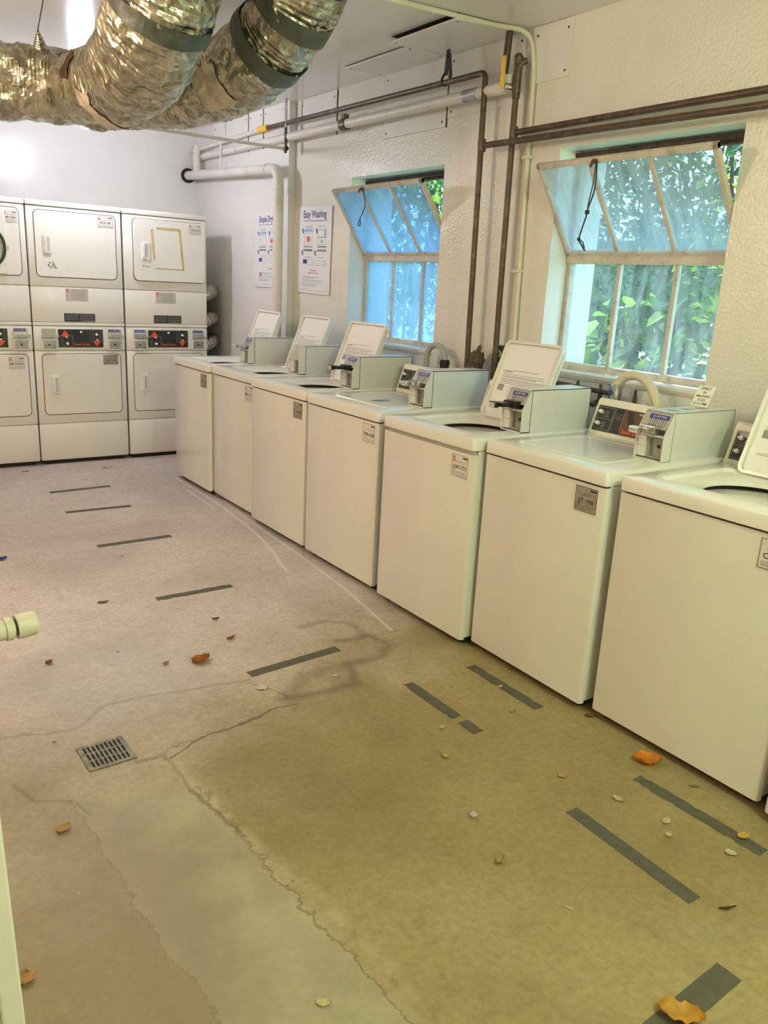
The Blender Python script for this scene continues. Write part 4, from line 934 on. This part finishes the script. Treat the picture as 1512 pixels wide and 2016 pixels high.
# ------------------------------------------------------------------ posters
def poster(y0, z0, x, wdt, ht, tilt, title, label, red_at, sub):
    T = thing('wall_poster', label, 'poster', (x, y0, z0), 0, 'laundry instruction posters'); T.rotation_euler = (tilt, 0, 0)
    F = Face((-.002, 0, 0), (0, -1, 0), (0, 0, 1))
    bm = BM(); F.slab(bm, 0, 0, wdt, ht, 0, .004); sh = obj('poster_sheet', bm, posterw, T)
    F = Face((-.0062, 0, 0), (0, -1, 0), (0, 0, 1))
    bm = BM(); k = .0003
    F.text(bm, title, wdt*.5, ht*.875, ht*.115, k, .0016, sx=wdt/(.62*len(title)*ht*.115)*.93)
    for (u, v) in ((.12, .70), (.55, .70), (.12, .45), (.52, .45)): F.poly(bm, [(wdt*u, ht*(v+.05)), (wdt*(u+.04), ht*(v+.05)), (wdt*(u+.06), ht*(v-.01)), (wdt*(u+.02), ht*v)], k)
    F.slab(bm, wdt*.18, ht*.345, wdt*.30, ht*.395, 0, k)
    obj('poster_title', bm, navy, sh)
    bm = BM()
    F.slab(bm, wdt*.15, ht*.835, wdt*.88, ht*.843, 0, k); 
    if sub: F.text(bm, 'EQUIPMENT FOR WASHING LOW AND LARGE LOADS', wdt*.5, ht*.83, ht*.016, k)
    for (u, v) in ((.22, .775), (.22, .76), (.62, .775), (.22, .42), (.62, .42), (.24, .50)): F.slab(bm, wdt*u, ht*v, wdt*(u+.22), ht*v+.003, 0, k)
    for v in (.19, .175, .15, .125, .10, .085): F.slab(bm, wdt*.18, ht*v, wdt*(.80-.12*(int(v*100) % 3)), ht*v+.003, 0, k)
    F.rring(bm, wdt*.2, ht*.57, wdt*.45, ht*.70, .004, .002, 0, k); F.slab(bm, wdt*.18, ht*.535, wdt*.46, ht*.55, 0, k); F.slab(bm, wdt*.18, ht*.49, wdt*.46, ht*.515, 0, k)
    F.rring(bm, wdt*.62, ht*.57, wdt*.86, ht*.65, .004, .002, 0, k); F.slab(bm, wdt*.6, ht*.535, wdt*.88, ht*.555, 0, k); F.slab(bm, wdt*.6, ht*.49, wdt*.88, ht*.515, 0, k)
    F.rring(bm, wdt*.70, ht*.585, wdt*.78, ht*.625, .018, .006, 0, k)
    F.rring(bm, wdt*.78, ht*.33, wdt*.88, ht*.39, .015, .004, 0, k); F.rring(bm, wdt*.56, ht*.33, wdt*.72, ht*.39, .003, .002, 0, k); F.rring(bm, wdt*.34, ht*.33, wdt*.48, ht*.40, .003, .002, 0, k)
    F.slab(bm, wdt*.04, ht*.035, wdt*.94, ht*.038, 0, k)
    obj('poster_print', bm, greyink, sh)
    bm = BM(); F.slab(bm, wdt*.18, ht*.715, wdt*.46, ht*.745, 0, k*.7); F.rring(bm, wdt*.6, ht*.65, wdt*.86, ht*.745, .004, .005, 0, k*.7); F.slab(bm, wdt*.80, ht*.66, wdt*.85, ht*.73, 0, k*.7)
    obj('blue_print', bm, ltblue, sh)
    bm = BM()
    if red_at == 'mid':
        F.text(bm, 'NO TIPPED LOADS?', wdt*.5, ht*.262, ht*.019, k, .0004); F.text(bm, 'PLEASE LEAVE THE LID OPEN', wdt*.5, ht*.232, ht*.019, k, .0004); F.slab(bm, wdt*.28, ht*.60, wdt*.38, ht*.66, 0, k)
    else:
        F.slab(bm, wdt*.62, ht*.60, wdt*.84, ht*.64, 0, k); F.slab(bm, wdt*.22, ht*.14, wdt*.28, ht*.20, 0, k); F.slab(bm, wdt*.55, ht*.245, wdt*.85, ht*.255, 0, k)
    obj('red_print', bm, redink, sh)
    return T
poster(5.125, 1.415, XW-.004, .475, .605, 0.02, 'Easy Washing', 'white poster titled Easy Washing left of the farther window', 'mid', True)
poster(5.735, 1.435, XF-.004, .44, .56, 0.0, 'Simple Drying', 'white poster titled Simple Drying partly hidden behind the drain pipe', 'corner', False)

# ------------------------------------------------------------------ hoses, breakers, odds on the ledge
T = thing('drain_hose', 'grey looped drain hose standing behind the washer fourth from the dryers', 'hose', (.80, 3.35, .95), 0, 'drain hoses')
P = []
def hose(T, cy, x, z0, zc, ry, rz, r, m, y_l, y_r, zl, zr):
    P = [(x, cy+ry, zl)]+[(x, cy+ry*cos(a), zc+rz*sin(a)) for a in [pi*k/12 for k in range(13)]]+[(x, cy-ry, zr)]
    bm = BM(); tube(bm, [Vector(p)-Vector(T.location) for p in P], r, 16); return obj('hose_tube', bm, m, T, smooth=True)
hose(T, 3.27, .80, 0, 1.10, .085, .075, .017, hoseg, 0, 0, .95, 1.06)
bm = BM(); l_ = T.location; tube(bm, [Vector((.80, 3.185, 1.0))-l_, Vector((.80, 3.185, 1.10))-l_], .027, 16); tube(bm, [Vector((.80, 3.185, 1.025))-l_, Vector((.80, 3.185, 1.045))-l_], .031, 16); tube(bm, [Vector((.80, 3.185, 1.075))-l_, Vector((.80, 3.185, 1.09))-l_], .031, 16); obj('hose_clamp', bm, blackmetal, T, 'dark clamp')
T = thing('drain_hose', 'cream looped drain hose arching below the nearer window behind the closed washer', 'hose', (.80, 1.7, .95), 0, 'drain hoses')
P = [(.80, 1.94, 1.09), (.80, 1.935, 1.12), (.80, 1.90, 1.155), (.80, 1.84, 1.165), (.80, 1.78, 1.145), (.80, 1.735, 1.09), (.80, 1.71, 1.03), (.80, 1.70, .95)]
bm = BM(); tube(bm, [Vector(p)-T.location for p in catmull(P, 5)], .021, 16); obj('hose_tube', bm, hosec, T, smooth=True)
bm = BM(); tube(bm, [Vector((.80, 1.945, 1.045))-T.location, Vector((.80, 1.945, 1.115))-T.location], .030, 20); tube(bm, [Vector((.80, 1.945, 1.105))-T.location, Vector((.80, 1.945, 1.118))-T.location], .035, 20); br = obj('vacuum_breaker', bm, chrome, T, 'silver vacuum breaker')
bm = BM(); cyl(bm, Vector((.772, 1.95, 1.078))-T.location, Vector((.768, 1.95, 1.078))-T.location, .013, 20); obj('round_badge', bm, navy, br)
bm = BM(); tube(bm, [Vector((.80, 1.945, .95))-T.location, Vector((.80, 1.945, 1.045))-T.location], .025, 16); obj('hose_base', bm, black, T)
T = thing('wall_pipe', 'dark supply pipe with taps running along the wall below the nearer window', 'pipe', (.83, 2.2, 1.07))
tubeobj('pipe_run', T_(T, [(.83, 2.62, 1.075), (.83, 2.5, 1.075), (.83, 1.97, 1.065)]), .012, rust, T)
for y in (2.42, 2.20, 2.06, 1.86):
    bm = BM(); l_ = T.location; cyl(bm, Vector((.83, y, 1.07))-l_, Vector((.83, y, 1.00))-l_, .010, 10); cyl(bm, Vector((.83, y, 1.02))-l_, Vector((.79, y, 1.01))-l_, .012, 10); cyl(bm, Vector((.83, y, 1.07))-l_, Vector((.83, y, 1.10))-l_, .007, 8); bmesh.ops.create_uvsphere(bm, u_segments=10, v_segments=6, radius=.016, matrix=Matrix.Translation(Vector((.79, y, 1.01))-l_)); obj('tap', bm, rust, T)
bm = BM(); bmesh.ops.create_uvsphere(bm, u_segments=14, v_segments=9, radius=.026, matrix=Matrix.Translation(Vector((.83, 2.47, 1.085))-l_)); obj('valve_knob', bm, mat('green grey valve', (.16, .24, .22), .5), T, 'greenish valve knob')
T2 = thing('wall_pipe', 'black supply pipe along the wall behind the far washers', 'pipe', (.83, 3.7, 1.0))
tubeobj('pipe_run', T_(T2, [(.85, 6.0, .93), (.85, 2.7, .985)]), .012, rust, T2)
# crumpled brown lump by the pipes
bm = BM(); bmesh.ops.create_icosphere(bm, subdivisions=4, radius=1)
for v in bm.verts:
    c = v.co.copy(); s = 1+noise.noise(c*2.2)*.5+noise.noise(c*6)*.18; v.co = Vector((c.x*.03, c.y*.050+c.z*-.022, c.z*.085))*s
o = obj('crumpled_rag', bm, ragm, smooth=True); o.location = (.80, 2.925, 1.10); tag(o, 'crumpled dark brown rag stuffed between the brown pipes behind the washers', 'rag')
# wall stub under the rag so that it rests on a ledge
# note on coin box of the closed washer
T = thing('paper_note', 'handwritten white note standing on the coin box of the closed washer', 'note', (.66, 1.38, 1.0985)); T.rotation_euler = (0, 0, .12)
F = Face((0, .04, 0), (0, -1, 0), Vector((.35, -.12, .9)))
bm = BM(); F.slab(bm, -.035, 0, .035, .085, 0, .0008); sh = obj('note_sheet', bm, mat('note paper', (.82, .82, .74), .7), T)
bm = BM()
for i, t_ in enumerate(('ONLY', 'IN', 'MACHINE', '$ 2.25', 'AT A TIME')): F.text(bm, t_, 0, .069-.0155*i, .0125 if i else .016, .0014, .0002)
obj('note_writing', bm, ink, sh)
bm = BM(); R = random.Random(3)
for q in range(3):
    a = [(.46+.09*q+.03*cos(t)*R.uniform(.7, 1.2), 1.395+.022*sin(t)*R.uniform(.7, 1.2)) for t in [2*pi*k/12 for k in range(12)]]
    bm.faces.new([bm.verts.new((x, y, 1.0985)) for x, y in a])
o = obj('paint_scrape', bm, mat('scraped paint', (.55, .60, .58), .6)); tag(o, 'scraped grey patches on top of the closed washer coin box', 'stain', kind='stuff')
bm = BM(); a = [(.10+.055*cos(t)*(1+.25*sin(3*t)), 3.0+.035*sin(t)*(1+.3*cos(2*t))) for t in [2*pi*k/18 for k in range(18)]]
bm.faces.new([bm.verts.new((x+.12, y-.03, .9187)) for x, y in a]); o = obj('detergent_spill', bm, mat('blue detergent', (.05, .22, .62), .15)); tag(o, 'small bright blue spill on the closed lid of the fourth washer', 'spill', kind='stuff')

# ------------------------------------------------------------------ near left: door edge and pipe end
R_ = on_floor
def ray(px, py, t): return CAM+(_f+_r*((px-756)/FPX)-_u*((py-1008)/FPX))*t
pe = ray(60, 2016, 1.30)
bm = BM(); root = link(bpy.data.objects.new('door_1', None)); root.location = (pe.x, pe.y, .0); root.rotation_euler = (0, -.022, 0); root['kind'] = 'structure'; root['label'] = 'white edged door standing open at the left edge of the photo'
box(bm, -.74, .0, .01, -.034, .036, 2.0); obj('door_leaf', bm, doort, root)
bm = BM(); box(bm, -.034, -.003, .01, 0.0, .039, 2.0, .004); obj('door_edge', bm, doorw, root, 'white painted edge of the door')
pt = ray(70, 1225, 1.7)
T = thing('pipe_end', 'cream painted capped pipe end poking in from the left edge', 'pipe', (pt.x, pt.y, pt.z)); T.rotation_euler = (0, -.03, .10)
bm = BM(); tube(bm, [(-1.0, 0, 0), (-.045, 0, 0)], .021, 20); tube(bm, [(-.062, 0, 0), (-.050, 0, 0)], .0245, 20); obj('pipe_run', bm, condm, T, smooth=True)
bm = BM(); tube(bm, [(-.040, 0, 0), (-.030, 0, 0), (-.004, 0, 0), (.002, 0, 0)], [.026, .0265, .026, .020], 20); obj('end_cap', bm, condm, T, smooth=True)
bm = BM(); tube(bm, [(-.048, 0, 0), (-.039, 0, 0)], .018, 16); obj('thread', bm, rust, T, 'dark rusty thread')

# ------------------------------------------------------------------ floor things
T = thing('floor_drain', 'square slotted metal drain grate set in the concrete floor', 'drain', (-1.553, 1.885, .0), .02)
bm = BM(); box(bm, -.075, -.075, -.002, .075, -.064, .005, .001); box(bm, -.075, .064, -.002, .075, .075, .005, .001); box(bm, -.075, -.064, -.002, -.062, .064, .005, .001); box(bm, .062, -.064, -.002, .075, .064, .005, .001); obj('drain_frame', bm, drainm, T)
bm = BM(); box(bm, -.062, -.064, .0003, .062, .064, .0012); obj('drain_hole', bm, gap, T)
bm = BM()
for k in range(10): x = -.062+.124*k/9; box(bm, x-.0032, -.064, .001, x+.0032, .064, .0045)
for y in (-.0635, -.022, .022, .0635): box(bm, -.062, y-.003, .001, .062, y+.003, .0046)
obj('drain_grate', bm, drainm, T)

def tape(A, B, wd, label, torn=None, seed=0):
    A = Vector((A[0], A[1], 0)); B = Vector((B[0], B[1], 0)); d = (B-A); L_ = d.length; d.normalize(); s = Vector((-d.y, d.x, 0)); R = random.Random(seed)
    bm = BM(); N = 24; top = []; bot = []; t0 = []
    for i in range(N+1):
        t = i/N; e = R.choice((0, 0, 1))*R.uniform(-1, .3)*(.008 if torn else .0008); g = R.choice((0, 0, 1))*R.uniform(-1, .3)*(.008 if torn else .0008)
        sk = (.5-abs(t-.5) < .01)*R.uniform(-.004, .004)
        top.append(A+d*(L_*t+sk)+s*(wd/2+e)); bot.append(A+d*(L_*t+sk)-s*(wd/2+g))
    z = .0012
    vt = [bm.verts.new(p+Vector((0, 0, z))) for p in top]; vb = [bm.verts.new(p+Vector((0, 0, z))) for p in bot]
    for i in range(N):
        if torn and torn[0] <= i < torn[1]: continue
        bm.faces.new((vb[i], vb[i+1], vt[i+1], vt[i]))
    bmesh.ops.delete(bm, geom=[v for v in bm.verts if not v.link_faces], context='VERTS')
    bmesh.ops.solidify(bm, geom=bm.faces[:], thickness=.0008)
    o = obj('floor_tape', bm, floortape); c = (A+B)/2
    for v in o.data.vertices: v.co -= c
    o.location = c; tag(o, label, 'tape strip', 'grey tape strips on the floor')
TP = [((97, 970), (216, 957), 'grey tape strip on the floor closest to the stacked dryers', None),
      ((129, 1009), (257, 996), 'grey tape strip on the floor, second from the stacked dryers', None),
      ((191, 1076), (336, 1055), 'grey tape strip on the floor, third from the stacked dryers', None),
      ((308, 1180), (456, 1153), 'ragged edged grey tape strip on the floor, fourth from the stacked dryers', (99, 99)),
      ((492, 1328), (665, 1277), 'clean grey tape strip on the floor beside the small white scrap', None),
      ((802, 1345), (943, 1443), 'torn grey tape strip with a gap in it, in the middle of the floor', (17, 19)),
      ((928, 1312), (1062, 1395), 'faded worn grey tape strip close in front of the closed washer', (99, 99)),
      ((1255, 1532), (1503, 1680), 'grey tape strip with nibbled end in front of the nearest full washer', (99, 99)),
      ((1124, 1594), (1370, 1775), 'long clean grey tape strip parallel to the nibbled one', None),
      ((1437, 1912), (1285, 2040), 'wide grey tape strip cut off by the bottom right edge with a leaf on it', None)]
for i, (a, b, l, tn) in enumerate(TP):
    A, B = on_floor(*a), on_floor(*b); tape((A.x, A.y), (B.x, B.y), .048 if i < 9 else .062, l, tn, i)

def litter(px, py, L_, W_, rot, col, label, curl=.25, kind='leaf', seed=1, notch=0.0, name=None):
    p = on_floor(px, py); R = random.Random(seed); bm = BM(); nu, nv = 12, 8; g = []; L_ *= 1.15; W_ *= 1.25
    for i in range(nu+1):
        u = i/nu; row = []; wdt = W_/2*(sin(pi*u**.85)**.75)*(1+notch*R.uniform(-1, 1))+.0003
        for j in range(nv+1):
            v = j/nv*2-1; x = (u-.5)*L_; y = v*wdt
            z = .0025+abs(v)**1.6*curl*W_*.5*(1+.5*noise.noise(Vector((u*3, v*2, seed))))+curl*L_*.25*(u-.5)**2*2+noise.noise(Vector((u*5, v*4, seed*3)))*.1*curl*L_
            row.append(bm.verts.new((x, y, max(.0012, z))))
        g.append(row)
    for i in range(nu):
        for j in range(nv): bm.faces.new((g[i][j], g[i+1][j], g[i+1][j+1], g[i][j+1]))
    bmesh.ops.solidify(bm, geom=bm.faces[:], thickness=-.0006)
    mm = mat('litter %s' % str(col), tuple(min(.95, q*1.25) for q in col), .5, var=.3, nscale=25)
    nm = name or {'leaf': 'fallen_leaf', 'petal': 'dry_petal', 'scrap': 'paper_scrap', 'twig': 'twig', 'bit': 'leaf_fragment'}[kind]
    o = obj(nm, bm, mm, smooth=True); o.location = (p.x, p.y, .0005 if not (1300 < px < 1400 and py > 1980) else .003); o.rotation_euler = (0, 0, rot)
    tag(o, label, {'leaf': 'leaf', 'petal': 'petal', 'scrap': 'paper scrap', 'twig': 'twig', 'bit': 'leaf fragment'}[kind], 'litter scattered on the floor')
OR, BR, TN, CR, YL, WH = (.72, .26, .02), (.34, .13, .04), (.55, .36, .14), (.66, .56, .34), (.62, .54, .16), (.80, .78, .68)
DK = (.09, .05, .03)
LIT = [
 (396, 1303, .075, .05, .3, (.42, .17, .04), 'curled orange brown leaf lying alone above the grey scuffed patch', 'leaf', .5, .3),
 (1274, 1500, .085, .055, -.6, OR, 'big bright orange leaf in front of the nearest full washer', 'leaf', .45, .25),
 (1340, 2004, .085, .05, -.9, (.66, .38, .06), 'golden curled leaf lying on the wide tape strip at the bottom edge', 'leaf', .45, .2),
 (125, 1634, .040, .026, .5, TN, 'small tan leaf on the dark floor left of the trench patch', 'leaf', .4, .15),
 (50, 1930, .035, .03, 1.3, TN, 'tan leaf tip showing beside the white door edge', 'leaf', .4, .15),
 (515, 1355, .042, .034, .2, WH, 'bright white scrap on the floor below a clean tape strip', 'scrap', .15, .3),
 (1217, 1575, .032, .018, -1.3, (.66, .62, .36), 'pale green petal above the top end of the long tape strip', 'petal', .3, .05),
 (1312, 1618, .036, .017, .25, CR, 'long cream petal between the two near tape strips', 'petal', .3, .05),
 (1316, 1645, .022, .014, .4, CR, 'short cream petal just below the long cream one', 'petal', .3, .05),
 (1439, 1682, .030, .020, -1.0, (.70, .66, .42), 'pale yellow petal below the nibbled tape strip', 'petal', .35, .05),
 (1464, 1649, .040, .020, -.3, (.74, .48, .10), 'yellow leaf fragment lying across the nibbled tape strip', 'bit', .4, .3),
 (1366, 1549, .032, .010, -.7, (.40, .24, .16), 'narrow brown petal near the base of the nearest full washer', 'petal', .3, .1),
 (870, 1433, .026, .012, .0, CR, 'cream petal just below the torn tape strip', 'petal', .2, .05),
 (875, 1490, .028, .016, 1.4, (.45, .46, .14), 'greenish yellow petal under the torn tape strip', 'petal', .5, .05),
 (1107, 1530, .026, .016, -.6, (.56, .38, .24), 'pinkish brown petal left of the big orange leaf', 'petal', .4, .1),
 (985, 1353, .026, .012, .2, CR, 'cream petal lying on the faded tape strip', 'petal', .3, .1),
 (1009, 1401, .028, .010, .1, (.50, .36, .20), 'small brown petal below the faded tape strip', 'petal', .3, .1),
 (932, 1608, .026, .018, .8, WH, 'ring shaped whitish crumb in the middle of the near floor', 'scrap', .6, .3),
 (985, 1697, .036, .014, .3, (.50, .42, .14), 'torn olive leaf fragment in the middle of the near floor', 'bit', .7, .4),
 (637, 1977, .028, .015, -.6, (.74, .68, .36), 'pale yellow petal at the bottom edge on the trench patch', 'petal', .3, .05),
 (1432, 1790, .045, .007, -.4, DK, 'dark thin twig right of the long tape strip', 'twig', .5, .3),
 (1122, 1790, .020, .004, -1.2, WH, 'tiny white sliver left of the lower end of the long tape strip', 'scrap', .2, .1),
 (425, 1220, .030, .014, .1, DK, 'dark brown leaf crumb above the curled orange brown leaf', 'bit', .6, .5),
 (455, 1258, .042, .014, .3, BR, 'broken brown leaf pieces right of the dark crumb', 'bit', .6, .5),
 (203, 1187, .045, .016, 0, (.10, .07, .035), 'dark brown flattened leaf piece left of the ragged tape strip', 'bit', .3, .4),
 (96, 1307, .028, .022, .6, BR, 'small rusty brown leaf near the left edge', 'leaf', .5, .3),
 (327, 1308, .028, .014, .5, (.40, .22, .12), 'little brown curl left of the curled orange brown leaf', 'bit', .5, .3),
 (198, 953, .050, .018, -.2, WH, 'white paper shred on the tape strip closest to the dryers', 'scrap', .3, .2),
 (212, 921, .080, .012, -.1, WH, 'curly white paper shred in front of the dryers', 'scrap', .8, .5),
 (660, 1332, .026, .012, 0, WH, 'split white seed husk right of the clean tape strip', 'scrap', .4, .2),
 (703, 1202, .026, .010, .1, WH, 'tiny white flake close to the machines in the middle', 'scrap', .3, .2),
 (50, 929, .05, .012, .1, (.12, .08, .05), 'dark leaf scrap on the floor before the left hand dryer', 'bit', .3, .3),
 (1163, 1410, .045, .018, -.4, (.26, .16, .12), 'brown dry leaf tucked under the gap between the two nearest full washers', 'leaf', .3, .2),
 (3, 1102, .05, .03, .2, (.03, .05, .35), 'dark blue scrap at the left edge of the floor', 'scrap', .4, .2),
 (1205, 1568, .0, .0, 0, CR, '', 'petal', 0, 0),
]
for i, (px, py, a, b, rot, col, lab, kd, cl, no) in enumerate(LIT):
    if a: litter(px, py, a, b, rot, col, lab, cl, kd, i+1, no)
